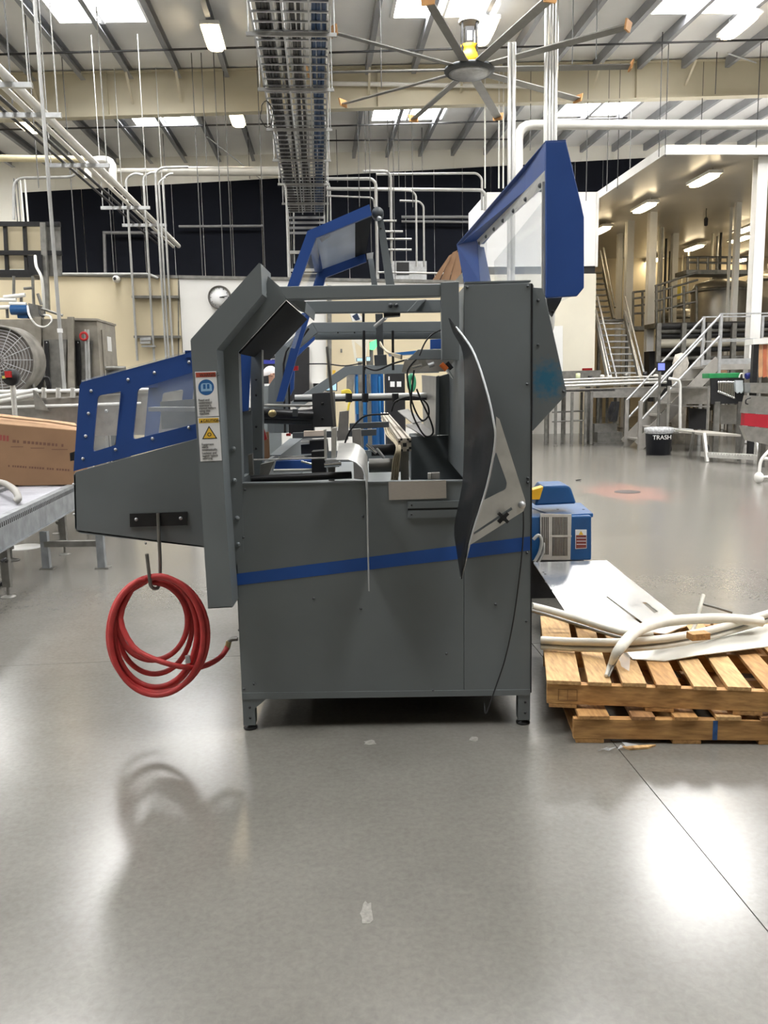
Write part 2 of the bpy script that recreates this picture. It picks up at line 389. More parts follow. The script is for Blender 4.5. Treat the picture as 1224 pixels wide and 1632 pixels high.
K('wall_seam', MB().bar(PB(521, 452, 17.99), PB(521, 650, 17.99), .02, .02), CREAMW, wlow2)
K('cream_panel', MB().prism([PB(521, 455, 17.985), PB(770, 458, 17.985), PB(770, 680, 17.985), PB(521, 680, 17.985)], DB * .01), CREAMW, wlow2)
# =====================================================================
# THE PACKING MACHINE
# =====================================================================
YF = 3.58
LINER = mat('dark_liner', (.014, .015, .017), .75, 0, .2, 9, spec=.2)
M = T('packing_machine', 'grey case packing machine with blue stripe and raised blue guards', 'machine', (0, 5.4, 0))
WEDGEM = mat('slate_paint_smudged', (.150, .168, .176), .42, 0, .10, 2.2, .01)
stain(WEDGEM, tuple(PY(872, 606, 3.66)), (.10, .2, .11), (.02, .15, .26), 60.0, .95)
# base cabinet
fp = K('front_panel', MB().plate([(373, 771), (739, 766), (739, 1107), (385.5, 1112)], YF, .02), GREY, M, bev=.002)
XL, XR = -.664, .645
K('front_sill', MB().plate([(385.5, 1104.5), (845, 1099), (845, 1108), (386, 1115)], YF - .004, .03), GREY, M)
K('side_panel', MB().box((XL + .01, 5.6, .64), (.02, 3.98, .99)), GREY, M)
K('side_panel', MB().box((XR - .01, 5.6, 1.05), (.02, 3.98, 1.80)), GREY, M)
K('rear_panel', MB().box((0, 7.6, .55), (1.29, .02, .80)), GREY, M)
K('bottom_pan', MB().box((0, 5.6, .16), (1.29, 3.98, .02)), GREYD, M)
K('deck', MB().box((0, 5.5, .86), (1.27, 3.7, .02)), GREY, M)
K('panel_lip', MB().bar(PY(388, 770, YF + .02), PY(739, 766, YF + .02), .05, .006), GREY, M)
rp = K('tower_panel', MB().plate([(739.5, 454), (848, 451), (845.5, 1106), (739.5, 1107)], YF, .02), GREY, M, bev=.002)
K('tower_roof', MB().box((.585, 4.6, 1.945), (.13, 2.0, .012)), GREY, M)
K('tower_lip', MB().bar(PY(740, 451.5, YF + .03), PY(844, 449, YF + .03), .06, .006), GREY, M)
K('tower_edge', MB().plate([(846, 452), (849, 452), (847, 1104), (845.5, 1104)], YF - .002, .01), BLACKM, M)
for x, y in ((745, 458), (841, 456), (840, 612), (841, 762), (841, 769), (840, 881), (839, 990), (500, 954), (575, 970), (712, 1042), (390, 780), (388, 857), (389, 1098), (690, 1100), (790, 963), (405, 1090), (578, 823)):
    bolt(M, PY(x, y, YF), .0065, GREYD)
# blue stripe
def stripe(px): return K('blue_stripe', MB().plate(px, YF - .0015, .001), STRIPE, M)
stripe([(374, 915), (739, 868.5), (739, 890), (374, 933.5)]); stripe([(739.8, 868.4), (845, 855), (845, 877), (739.8, 889.9)])
# legs and feet
for x0, x1 in ((386, 405), (826, 845)):
    mb = MB(); a = PY(x0, 1112, YF); c = PY(x1, 1112, YF); xm = (a.x + c.x) / 2
    for yy in (YF + .03, 7.5):
        lg = K('leg', MB().box((xm, yy, .095), (abs(c.x - a.x), .06, .14)), GREY, M)
        K('foot', MB().lathe([(.0, 0), (.032, 0), (.032, .008), (.014, .016), (.010, .03), (0, .03)], (xm, yy, 0), n=14), BLACKM, lg)
        if yy < 4:
            for dz in (.06, .11): bolt(lg, (xm + .005, yy - .03, dz), .006, BLACKM)
K('corner_gusset', MB().plate([(405, 1114.5), (424, 1114.5), (405, 1130)], YF, .006), GREY, M)
# ---- hat-section hood frame on the left ----
YH = 3.43
outer = [(333, 970), (305, 542), (414, 420)]; inner = [(416, 469), (343.5, 557), (357, 800), (369, 968)]
hf = K('hood_frame', MB().plate(outer + inner, YH, .006), GREY, M)
mb = MB()
for seq in (outer + [inner[0]], inner):
    for i in range(len(seq) - 1):
        p, q = PY(*seq[i], YH), PY(*seq[i + 1], YH); d = V((0, YF - YH if seq is inner else .30, 0))
        nrm = (q - p).cross(d).normalized() * .004
        mb.prism([p, q, q + d, p + d], nrm)
K('frame_return', mb, GREY, hf)
K('frame_return', MB().prism([PY(333, 970, YH), PY(369, 968, YH), PY(369, 968, YH) + V((0, .10, 0)), PY(333, 970, YH) + V((0, .10, 0))], (0, 0, .004)), GREY, hf)
FL = [(427, 440), (446, 457), (456, 478), (380, 561), (386, 770), (388, 882), (374, 905), (364, 925), (352, 700), (349, 560), (420, 476)]
fl = K('hood_flange', MB().plate(FL, YF - .003, .008), GREY, M)
for x, y in ((372, 715), (373.5, 766), (378, 826), (380, 868)): bolt(fl, PY(x, y, YF - .003), .011, GREY)
for x, y in ((351.5, 596.5), (354, 672), (360, 748.5), (370.5, 529.5), (421, 469)):
    K('pin', MB().tube([PY(x - 4, y, YF - .03), PY(x + 4, y, YF - .03)], .0045, 8), CHROME, fl)
# liner: the inside of the hood running back
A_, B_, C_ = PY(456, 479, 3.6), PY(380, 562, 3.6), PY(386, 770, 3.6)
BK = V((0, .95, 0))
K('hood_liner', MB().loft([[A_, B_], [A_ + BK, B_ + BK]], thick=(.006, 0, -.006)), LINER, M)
K('hood_side', MB().loft([[B_, C_], [B_ + V((0, .06, 0)), C_ + V((0, .06, 0))]], thick=(-.006, 0, 0)), GREY, M)
K('inner_blue_panel', MB().plate([(372, 556), (401, 557), (396, 654), (378, 658)], 3.97, .01), BLUE, M)
K('inner_lower_panel', MB().plate([(376, 659), (401, 655), (404, 770), (382, 770)], 3.98, .01), GREY, M)
K('inner_post', MB().plate([(399, 558), (417, 556), (419, 775), (400, 775)], 4.02, .06), GREY, M)
for y in (605, 630, 680, 715): bolt(M, PY(408, y, 4.02), .006, BLACKM)
K('light_strip', MB().bar(PY(398, 540, 3.75), PY(408, 545, 3.75), .02, .012), CHROME, M)
K('clear_flap', MB().plate([(470, 505), (487, 500), (470, 556), (440, 548)], 4.75, .004), LEXAN, M)
# ---- portal frames ----
def beam(px, Y, t=.06, mt=None, name='beam'): return K(name, MB().plate(px, Y, t), mt or GREY, M, bev=.003)
beam([(442, 456.5), (703, 452.5), (703, 472), (456, 477)], YF, .07)
beam([(486, 480), (703, 477.5), (703, 497), (486, 499)], 4.2)
for x in (622.5, 631): bolt(M, PY(x, 486.5, 4.2), .012, GREYD)
beam([(648, 497), (666, 478), (680, 477), (662, 497)], 4.16, .04, name='diagonal_brace')
beam([(446, 459), (476, 473), (488, 481), (486, 498), (470, 484), (456, 478)], 3.66, .5, name='corner_brace')
beam([(497, 514), (703, 512), (703, 528.5), (506, 530)], 5.65)
beam([(497, 514), (506, 530), (462, 567), (458, 690), (437, 690), (438, 560)], 5.65, name='portal_post')
beam([(500, 530.5), (703, 529), (703, 540), (502, 541.5)], 5.75, .03)
for x in (538.5, 565): bolt(M, PY(x, 530, 5.65), .006, BLACKM)
beam([(551, 583), (700, 579), (700, 594), (556, 597), (474, 652), (462, 642)], 7.2, .08, name='rear_portal')
K('front_post', MB().plate([(703, 450), (731.5, 448.5), (732.5, 574), (704.5, 574)], YF - .012, .05), GREY, M, bev=.002)
K('tower_return', MB().prism([PY(740, 456, YF + .02), PY(740, 764, YF + .02), PY(740, 764, YF + .02) + V((0, .9, 0)), PY(740, 456, YF + .02) + V((0, .9, 0))], (.006, 0, 0)), GREY, M)
K('post_cap', MB().plate([(724, 449), (737, 434), (738, 452)], YF + .04, .01), ALU, M)
# inner blue door strips
K('inner_door_frame', MB().plate([(481, 499), (495, 498), (478, 552), (452, 640), (440, 640), (462, 560)], 5.35, .03), BLUE, M)
K('inner_door_frame', MB().plate([(500, 520), (515, 528), (470, 572), (468, 620), (460, 635), (455, 575)], 5.9, .03), BLUE, M)
mb = MB()
for dx in (0, 8): mb.tube([PY(x + dx, y + dx * .4, 5.6) for x, y in ((484, 520), (456, 560), (452, 580), (454, 690))], .008, 6)
K('door_rail', mb, BLACKM, M)
K('door_latch', MB().plate([(466, 584), (475, 583), (475, 590), (467, 591)], 5.5, .03), mat('red_plastic', (.45, .02, .02), .4), M)
K('side_box', MB().plate([(428, 615), (437, 602), (458, 601), (458, 690), (426, 690)], 5.9, .1), GREY, M)
# ---- lower left guard: grey side plate + blue framed windows ----
YG = 3.70
gp = K('outfeed_side_plate', MB().plate([(117, 757), (121, 752), (325, 696), (333, 874), (328, 873), (127, 850), (119, 842)], YG, .012), GREY, M, bev=.002)
for x, y in ((117, 772), (118, 820), (232, 866)): bolt(gp, PY(x, y, YG), .006, GALV)
K('outfeed_floor', MB().prism([PY(122, 845, YG), PY(330, 871, YG), PY(330, 871, YG) + V((0, 1.2, 0)), PY(122, 845, YG) + V((0, 1.2, 0))], (0, 0, -.006)), GREY, M)
K('outfeed_end', MB().prism([PY(118, 757, YG), PY(120, 842, YG), PY(120, 842, YG) + V((0, 1.2, 0)), PY(118, 757, YG) + V((0, 1.2, 0))], (.006, 0, 0)), GREY, M)
def frame_with_windows(name, out, wins, Y, t, mt, parent):
    """flat frame with real openings"""
    bm = bmesh.new()
    o = K(name, MB().plate(out, Y, t), mt, parent)
    for wpx in wins:
        c = K('cutter', MB().plate(wpx, Y - .05, t + .1), None, parent)
        md = o.modifiers.new('cut', 'BOOLEAN'); md.object = c; md.operation = 'DIFFERENCE'; md.solver = 'EXACT'
        dg = bpy.context.evaluated_depsgraph_get(); dg.update()
        me = bpy.data.meshes.new_from_object(o.evaluated_get(dg)); o.modifiers.clear(); o.data = me
        bpy.data.objects.remove(c)
    return o
def rnd(px, r=6, n=3):
    out = []
    N = len(px)
    for i in range(N):
        a, c, d = V((*px[i - 1], 0)), V((*px[i], 0)), V((*px[(i + 1) % N], 0))
        p, e = c + (a - c).normalized() * r, c + (d - c).normalized() * r
        for k in range(n + 1):
            t = k / n; q = p * (1 - t) ** 2 + c * 2 * t * (1 - t) + e * t * t; out.append((q.x, q.y))
    return out
BG = [(127, 614), (130, 609), (309, 560), (318, 698), (117, 751)]
W1 = rnd([(149, 631), (193, 623), (183, 709), (141, 722)]); W2 = rnd([(214, 620), (318, 589), (322, 673), (206, 702)])
bg_ = frame_with_windows('outfeed_guard', BG, [W1, W2], YG + .004, .012, BLUE, M)
for wpx in (W1, W2): K('window_pane', MB().plate(wpx, YG + .012, .004), LEXAN, bg_)
for x, y in ((145, 623), (204, 605), (246, 594), (301, 577), (141, 659), (136.5, 695), (132, 731), (184, 716.5), (243, 699), (301, 681.5)): bolt(bg_, PY(x, y, YG + .004), .0075, GALV)
K('guard_roof', MB().prism([PY(130, 609, YG), PY(309, 560, YG), PY(309, 560, YG) + V((0, 1.1, 0)), PY(130, 609, YG) + V((0, 1.1, 0))], (0, 0, .008)), LEXAN, bg_)
farg = [(x, y) for x, y in BG]
off2 = V((0, 1.1, 0))
o2 = bpy.data.objects.new('far_guard', bg_.data); COL.objects.link(o2); o2.parent = M; o2.location = off2
K('guard_rail', MB().bar(PY(139, 614, YG + .02), PY(139, 614, YG + .02) + off2, .05, .03), BLUE, bg_)
K('guard_rail', MB().bar(PY(304, 564, YG), PY(304, 564, YG) + off2, .05, .03), BLUE, bg_)
K('guard_divider', MB().plate([(193, 615), (214, 610), (206, 705), (184, 712)], YG + .35, .01), BLUE, bg_)
K('latch', MB().plate([(111, 722), (118, 720), (118, 734), (112, 735)], YG + .01, .04), BLACK, M)
K('conveyor_arm', MB().bar(PY(240, 652, YG + .4), PY(318, 652, YG + .4), .08, .02), STEEL, M)
K('drive_box', MB().plate([(255, 640), (310, 636), (312, 680), (258, 684)], YG + .7, .2), STEELD, M)
# ---- black hose hanger with hook ----
hh = K('hose_hanger', MB().plate([(206.5, 819), (298, 816), (298, 837), (207, 840)], YG - .008, .008), BLACKM, M)
for x, y in ((217, 828), (288, 826)): bolt(hh, PY(x, y, YG - .008), .0085, GALV)
YK = YG - .02
hk = [PY(252, 818, YK), PY(253, 850, YK), PY(255, 890, YK), PY(255, 915, YK - .01), PY(253, 934, YK - .05), PY(246, 938, YK - .10), PY(240, 932, YK - .12), PY(237, 910, YK - .13), PY(234, 883, YK - .13)]
K('hook', MB().tube(spl(hk, 5), .008, 10), STEELD, hh)
# ---- raised guard on the left (blue frame, lexan) ----
ga = K('raised_guard', MB().plate([(452, 472), (490, 368), (588.5, 325.5), (592.5, 343), (503.6, 379), (476, 455), (470, 472)], 4.35, .03), BLUE, M)
K('far_frame', MB().plate([(494, 472), (506, 432), (582, 404), (584, 417), (519, 442), (510, 472)], 5.35, .03), BLUE, ga)
K('guard_window', MB().quad([PY(503, 380, 4.36), PY(566, 354, 4.36), PY(566, 410, 5.36), PY(510, 431, 5.36)], (0, 0, .004)), HAZE, ga)
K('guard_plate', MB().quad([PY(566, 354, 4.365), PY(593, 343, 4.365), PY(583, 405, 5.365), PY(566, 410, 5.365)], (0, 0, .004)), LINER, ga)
K('white_tape', MB().plate([(508, 379), (527, 369), (526, 377), (513, 386)], 4.40, .002), LABELW, ga)
K('guard_window', MB().quad([PY(503, 380, 4.36), PY(472, 465, 4.36), PY(500, 460, 5.36), PY(510, 431, 5.36)], (.004, 0, 0)), LEXAN, ga)
K('guard_crossbar', MB().bar(PY(497, 372, 4.36), PY(508, 431, 5.36), .05, .02), BLUE, ga)
K('support_arm', MB().plate([(601, 350), (611, 350), (630, 460), (616, 460)], 4.42, .03), GREY, M)
K('support_arm', MB().plate([(586, 408), (594, 406), (602.5, 460), (593, 460)], 5.4, .03), GREY, M)
hn = K('hinge_knuckle', MB().lathe([(0, -.02), (.028, -.02), (.03, -.01), (.03, .05), (0, .05)], PY(602, 340, 4.40), (0, 1, 0)), GREYD, M)
bolt(hn, PY(604, 348, 4.37), .012, GALV); bolt(hn, PY(607, 364, 4.42), .006, BLACKM)
K('gas_strut_fork', MB().plate([(584, 404), (595, 402), (594, 412), (585, 413)], 5.34, .02), GALV, M)
# ---- raised guard on the right ----
YS, YE = 3.72, 6.3
SP = [(869.5, 225.5), (902, 224), (926, 322.6), (931, 346), (931, 458.5), (920, 472), (870.5, 475)]
gb = K('raised_guard', MB().plate(SP, YS, .02), BLUE, M, bev=.004)
def LP(a, c, t): return a + (c - a) * t
N1, N2 = PY(869.5, 226, YS), PY(870.5, 474, YS); F1, F2 = PY(728, 390, YE), PY(740, 452, YE)
I1, I3, I4 = PY(868, 272, YS + .02), PY(760, 383, YE - .25), PY(765, 450, YE - .25)
th = V((.02, 0, 0))
K('guard_beam', MB().quad([N1 + V((0, .02, 0)), F1, I3, I1], th), BLUE, gb)
K('guard_beam', MB().quad([F1, F2, I4, I3], th), BLUE, gb)
K('guard_top', MB().quad([N1, F1, F1 + V((.2, 0, 0)), PY(902, 224.5, YS)], (0, 0, .004)), BLUE, gb)
J1, J3 = PY(868.5, 294, YS + .02), PY(763, 391, YE - .3)
st = K('retainer_strip', MB().quad([I1, I3, J3, J1], (.008, 0, 0)), ALU, gb)
for k in range(7):
    t = .04 + k * .155; bolt(st, LP(LP(I1, J1, .8), LP(I3, J3, .8), t) - V((.002, 0, 0)), .012, GREYD, '-X')
K('window_pane', MB().quad([I1, I3, I4, PY(866, 478, YS + .02)], (.003, 0, 0)), LEXAN, gb)
K('outer_pane', MB().quad([PY(912, 262, YS + .02), PY(912, 262, YS + .02) + V((0, 2.5, -.05)), PY(916, 470, YS + .02) + V((0, 2.5, 0)), PY(916, 470, YS + .02)], (.003, 0, 0)), LEXAN, gb)
K('far_side', MB().quad([F1, F2, F2 + V((.2, 0, 0)), F1 + V((.2, 0, -.02))], (0, .01, 0)), BLUE, gb)
K('corner_strip', MB().bar(PY(867.5, 290, YS + .03), PY(866.5, 470, YS + .03), .02, .01), ALU, gb)
K('guard_lower_bar', MB().bar(PY(867, 470, YS + .05), PY(768, 452, YE - .3), .06, .02), GREY, gb)
K('hinge_arm', MB().plate([(872, 474), (896, 474), (893, 482), (880, 505), (874, 496)], YS + .05, .02), GREYD, M)
bolt(M, PY(881, 497, YS + .05), .008, BLACKM)
# right wedge plate
wg = K('side_wing', MB().plate([(849, 458), (865, 459), (870, 477), (903, 624), (902, 630), (849, 687)], 3.66, .012), WEDGEM, M, bev=.002)
for x, y in ((857.6, 479), (857.6, 550), (898, 624)): bolt(wg, PY(x, y, 3.66), .007, GREYD)
# ---- curved smoky shield and its bracket ----
Lp = [(714.5, 507), (722, 530), (738, 565), (740, 640), (739, 720), (736, 775), (724, 840), (728, 880), (734, 921)]
Rp = [(718, 512), (738, 535), (757, 566), (775, 620), (786, 668), (789, 705), (776, 775), (753, 850), (735, 921)]
Ls = spl([PY(*p, 3.545) for p in Lp], 4); Rs = spl([PY(*p, 3.555 - .30 * math.sin(PI * i / 8) - .01) for i, p in enumerate(Rp)], 4)
rows = [[LP(a, c, t) + V((0, -.02 * math.sin(PI * t), 0)) for t in (0, .25, .5, .75, 1)] for a, c in zip(Ls, Rs)]
sh = K('curved_shield', MB().loft(rows, True, (.003, -.001, 0)), SMOKE, M, label='bent smoky clear shield standing off the panel')
K('shield_edge', MB().tube(Rs[2:], .0045, 6), mat('lexan_edge', (.62, .64, .66), .35), sh)
mb = MB()
TRI = [(791, 664), (796, 668), (837, 797), (838, 806), (834, 815), (747, 870), (757, 838), (790, 715)]
br = frame_with_windows('shield_bracket', TRI, [rnd([(793, 721), (811, 772), (809, 782), (768, 803)], 4), [(757, 852), (757, 856), (820, 815), (818, 811)]], 3.50, .008, ALU, M)
bolt(br, PY(831.5, 804.5, 3.50), .017, GALV); 
kn = MB(); kc = PY(802, 825, 3.475)
for k in range(4):
    a = PI / 4 + k * PI / 2; d = V((math.cos(a), 0, math.sin(a))); kn.bar(kc, kc + d * .028, .014, .02, (0, 1, 0))
kn.cyl(kc + V((0, -.012, 0)), kc + V((0, .03, 0)), .013)
K('star_knob', kn, BLACK, br)
for y0, y1 in ((800, 810.5), (814, 826)):
    bar_ = K('slide_bar', MB().plate([(650, y0), (736, y0 - 2), (736, y1 - 2), (650, y1)], YF - .012, .012), GREY, M)
    bolt(bar_, PY(656, (y0 + y1) / 2, YF - .012), .004, BLACKM)
K('slide_slot', MB().plate([(650, 810.5), (736, 808.5), (736, 812), (650, 814)], YF - .002, .002), BLACKM, M)
K('name_plate', MB().plate([(619, 768), (711, 765.5), (711.5, 794), (620, 797)], YF - .006, .006), mat('brushed_plate', (.48, .44, .40), .4, .5, .06, 40, stretch=(1, 1, 12)), M)
# bent guide sheet in the middle
gs = []
for (xa, ya, xb, yb) in ((536, 733, 540, 706), (556, 733, 564, 706), (567, 737, 572, 709), (577, 746, 580, 716), (583, 760, 585, 727), (585, 790, 586, 760), (586, 860, 586.5, 840), (588, 942, 588, 905)):
    k = len(gs); gs.append([PY(xa, ya, 3.50 - .012 * k), PY(xb, yb, 3.95 - .05 * k)])
K('guide_sheet', MB().loft(gs, True, (.002, 0, -.002)), ALU, M)
K('guide_sheet_edge', MB().tube([g[0] for g in gs], .003, 6), GALV, M)
# ---- machinery inside the tunnel ----
def blk(px, Y, t, mt, name): return K(name, MB().plate(px, Y, t), mt, M, bev=.002)
def rod(a, c, Ya, Yc, r, mt, name): return K(name, MB().tube([PY(*a, Ya), PY(*c, Yc)], r, 10), mt, M)
gb1 = blk([(497, 627), (531, 625), (533, 680), (499, 681)], 4.7, .18, mat('gearbox_grey', (.045, .047, .052), .4), 'gearbox')
for x, y in ((514, 643), (514, 667)): bolt(gb1, PY(x, y, 4.7), .008, BLACKM)
rod((470, 633), (742, 628.5), 5.3, 5.3, .016, mat('ground_shaft', (.78, .78, .76), .35, .2), 'guide_shaft'); rod((468, 638), (742, 634), 5.36, 5.36, .012, BLACKM, 'guide_shaft')
for x in (556, 582, 630): rod((x, 627), (x, 641), 5.29, 5.29, .022, BLACKM, 'shaft_collar')
rod((383, 657), (498, 662), 4.5, 4.6, .028, BLACKM, 'air_cylinder'); rod((383, 668), (497, 672), 4.55, 4.62, .02, GREYD, 'air_cylinder')
K('cylinder_knob', MB().lathe([(0, -.03), (.018, -.03), (.02, -.01), (.02, .02), (0, .02)], PY(434, 659, 4.45), (0, 1, 0)), mat('brass', (.45, .36, .18), .35, .8), M)
blk([(418, 645), (494, 646), (494, 649), (417, 648)], 4.6, .2, STEEL, 'cover_plate')
blk([(466, 652), (474, 652), (474, 664), (466, 664)], 4.45, .03, GREYD, 'cylinder_band')
blk([(519, 553), (523, 551), (536, 680), (531, 681)], 4.5, .02, STEELD, 'tilted_bar')
blk([(541, 656), (556, 654), (555, 701), (537, 703)], 4.35, .02, mat('bead_blast', (.42, .40, .38), .5, .4, .1, 20), 'guide_bar')
blk([(561, 684), (575, 683), (580, 765), (564, 763)], 4.1, .03, MATS['bead_blast'], 'guide_bar')
blk([(528, 683), (537, 681), (535, 735), (528, 735)], 4.0, .03, ALU, 'clamp_bracket'); blk([(516, 685), (520, 684), (521, 733), (517, 734)], 3.98, .02, ALU, 'clamp_bracket')
blk([(518, 733), (540, 731), (541, 744), (519, 746)], 3.95, .08, GALV, 'clamp_jaw'); blk([(522, 745), (534, 745), (533, 768), (524, 768)], 3.97, .05, STEELD, 'clamp_stem')
rod((517, 741), (544, 739), 3.92, 3.92, .011, CHROME, 'clamp_bolt')
rod((404, 733), (518, 730), 3.9, 3.9, .004, ALU, 'thin_rod')
rod((400, 764), (560, 757), 3.72, 3.8, .018, BLACKM, 'cross_tube'); rod((436, 750), (498, 749), 4.2, 4.2, .008, ALU, 'cross_rod')
rod((444, 730), (500, 728), 4.6, 4.6, .010, ALU, 'cross_rod'); rod((480, 735), (498, 740), 4.3, 4.3, .006, CHROME, 'cross_rod')
blk([(440, 735), (498, 733), (498, 748), (436, 750)], 4.4, .1, MATS['blue_paint'], 'blue_base')
blk([(479, 703), (520, 701), (522, 722), (480, 724)], 4.5, .12, BLACK, 'valve_block'); blk([(479, 703), (493, 702), (493, 708), (479, 709)], 4.49, .02, ALU, 'valve_cap')
blk([(496, 720), (520, 718), (520, 757), (497, 758)], 4.15, .1, BLACK, 'valve_block')
K('chute_plate', MB().quad([PY(430, 727, 4.2), PY(447, 727, 4.2), PY(482, 700, 5.4), PY(462, 700, 5.4)], (0, 0, .006)), GREY, M)
blk([(484, 687), (519, 686), (519, 695), (484, 696)], 5.0, .02, mat('pale_label', (.60, .50, .42), .6), 'paper_tag')
blk([(418, 690), (428, 688), (430, 735), (418, 735)], 4.9, .02, CARD, 'card_piece'); blk([(417, 686), (421, 684), (426, 700), (418, 704)], 4.8, .02, MATS['red_plastic'], 'red_flag')
blk([(456, 691), (463, 691), (463, 695), (456, 695)], 4.5, .03, MATS['red_plastic'], 'red_clip')
blk([(415, 740), (437, 735), (424, 768), (412, 768)], 3.95, .05, STEELD, 'hinge_block')
blk([(395, 725), (402, 723), (404, 757), (397, 758)], 3.72, .03, STEELD, 'latch_bar')
blk([(466, 690), (600, 684), (600, 694), (466, 700)], 5.6, .05, GREYD, 'cross_beam'); blk([(557, 675), (620, 672), (620, 681), (557, 684)], 5.2, .04, GREYD, 'cross_beam')
blk([(462, 655), (500, 652), (500, 690), (463, 692)], 5.9, .1, BLACK, 'motor')
# aluminium extrusion running back
ext = MB(); hw = .031; sl = .006; dp = .012
prof = []
for (ax_, ay_), (bx_, by_) in (((-1, -1), (1, -1)), ((1, -1), (1, 1)), ((1, 1), (-1, 1)), ((-1, 1), (-1, -1))):
    a = V((ax_ * hw, ay_ * hw)); c = V((bx_ * hw, by_ * hw)); t = (c - a).normalized(); nin = V((-t.y, t.x))
    mpt = [a]
    for s_ in (.5, 1.5):
        q = a + t * (hw * s_); mpt += [q - t * sl, q - t * sl + nin * dp, q + t * sl + nin * dp, q + t * sl]
    prof += mpt
E1 = PY(645, 709, 3.95); E2 = PY(612.5, 663, 7.3)
vec = E2 - E1
K('aluminium_extrusion', MB().prism([E1 + V((q.x, 0, q.y)) for q in prof], vec), mat('extrusion', (.52, .47, .40), .4, .4, .1, 20), M)
K('extrusion_core', MB().box(E1 + V((0, -.001, 0)), (.018, .002, .018)), BLACKM, M)
for i_, j_ in ((-.5, -.82), (.5, -.82), (-.5, .82), (.5, .82), (-.82, -.5), (-.82, .5), (.82, -.5), (.82, .5)): K('slot', MB().box(E1 + V((hw * i_, -.001, hw * j_)), (.011, .002, .011)), BLACKM, M)
K('extrusion_post', MB().box(E1 + V((.0, .06, -.13)), (.04, .04, .20)), STEELD, M)
CABLE = mat('cream_cable', (.55, .47, .33), .6)
for k, (dx, r_) in enumerate(((0, .005), (3, .004), (6, .005), (-3, .004))):
    K('cream_cable', MB().tube(spl([PY(612 + dx, 668, 6.6), PY(618 + dx, 690, 4.9), PY(626 + dx, 700, 4.3), PY(634 + dx * .6, 712, 3.92), PY(630 + dx, 735, 3.9), PY(627 + dx, 765, 3.92)], 5), r_, 6), CABLE, M)
for pts, Y, r_ in (([(668, 568), (650, 590), (652, 620), (660, 650), (672, 670), (683, 662), (681, 645), (668, 634), (650, 633), (630, 640), (624, 656)], 4.15, .005),
                   ([(660, 590), (656, 625), (655, 650), (664, 675), (678, 695), (690, 690), (686, 670), (672, 640), (664, 620)], 4.1, .005),
                   ([(668, 567), (678, 545), (690, 532), (706, 524)], 3.8, .004), ([(548, 712), (556, 690), (570, 672), (586, 662), (620, 660)], 4.2, .005),
                   ([(580, 584), (600, 590), (625, 580), (660, 570)], 5.0, .006), ([(490, 580), (520, 580), (550, 583), (580, 578)], 6.9, .006)):
    K('black_cable', MB().tube(spl([PY(*p, Y) for p in pts], 5), r_, 6), BLACK, M)
for k in range(4):
    K('cream_cable', MB().tube(spl([PY(606, 545 + k * 2, 5.2), PY(615 + k, 560, 5.0), PY(628, 564 + k, 4.7), PY(640, 567 + k * 1.5, 4.3)], 5), .005, 6), CABLE, M)
# bracket, sensor and stainless panels right
blk([(666, 557), (734, 556), (742, 572), (650, 573)], 4.0, .05, GREY, 'sensor_bracket'); blk([(645, 572), (726, 570), (712, 592), (640, 594)], 4.15, .01, STEEL, 'bracket_plate')
blk([(666, 567), (673, 566), (683, 582), (676, 584), (668, 590)], 4.05, .01, ALU, 'bracket_arm')
rod((657, 585), (672, 581), 4.0, 4.0, .008, CHROME, 'pivot_pin'); rod((683, 583), (692, 580), 4.0, 4.0, .012, GALV, 'pivot_nut')
sn = K('sensor', MB().tube([PY(703, 580, 3.95), PY(712, 589, 3.95)], .013, 10), ORANGE, M)
K('sensor_tip', MB().tube([PY(712, 589, 3.95), PY(717, 595, 3.95), PY(722, 603, 3.95)], [.010, .006, .004], 8), CHROME, sn)
K('sensor_head', MB().tube([PY(712, 578, 3.97), PY(720, 588, 3.97)], .011, 8), BLACK, sn)
blk([(699, 600), (739, 588), (739, 693), (697, 693)], 4.4, .01, GREY, 'inner_plate')
K('stainless_liner', MB().quad([PY(698, 600, 4.38), PY(697, 693, 4.38), PY(675, 690, 5.8), PY(672, 598, 5.8)], (.005, 0, 0)), STEEL, M)
blk([(695, 600), (700, 598), (700, 693), (694, 694)], 4.37, .01, GREY, 'liner_edge')
for q in ([(634, 656), (650, 653), (676, 672), (658, 676)], [(646, 678), (670, 674), (694, 694), (676, 697)]):
    K('tray_plate', MB().quad([PY(*q[0], 5.0), PY(*q[1], 5.0), PY(*q[2], 4.3), PY(*q[3], 4.3)], (0, 0, .006)), mat('pale_grey_plate', (.30, .29, .27), .45, .2), M)
blk([(655, 696), (739, 692), (739, 768), (655, 768)], 4.5, .3, GREY, 'lower_box')
rod((588, 742), (640, 741), 4.1, 4.1, .035, STEELD, 'drive_drum'); rod((592, 718), (640, 716), 4.3, 4.3, .03, BLACKM, 'drive_drum')
rod((584, 708), (600, 722), 4.0, 4.0, .010, CHROME, 'link_rod'); rod((600, 715), (612, 730), 3.98, 3.98, .008, GALV, 'link_rod')
blk([(682, 754), (687, 753.5), (687, 764), (682, 764.5)], 3.66, .02, ALU, 'small_block'); blk([(687, 753.5), (701, 753), (701, 764), (687, 764)], 3.67, .02, MATS['bead_blast'], 'small_block')
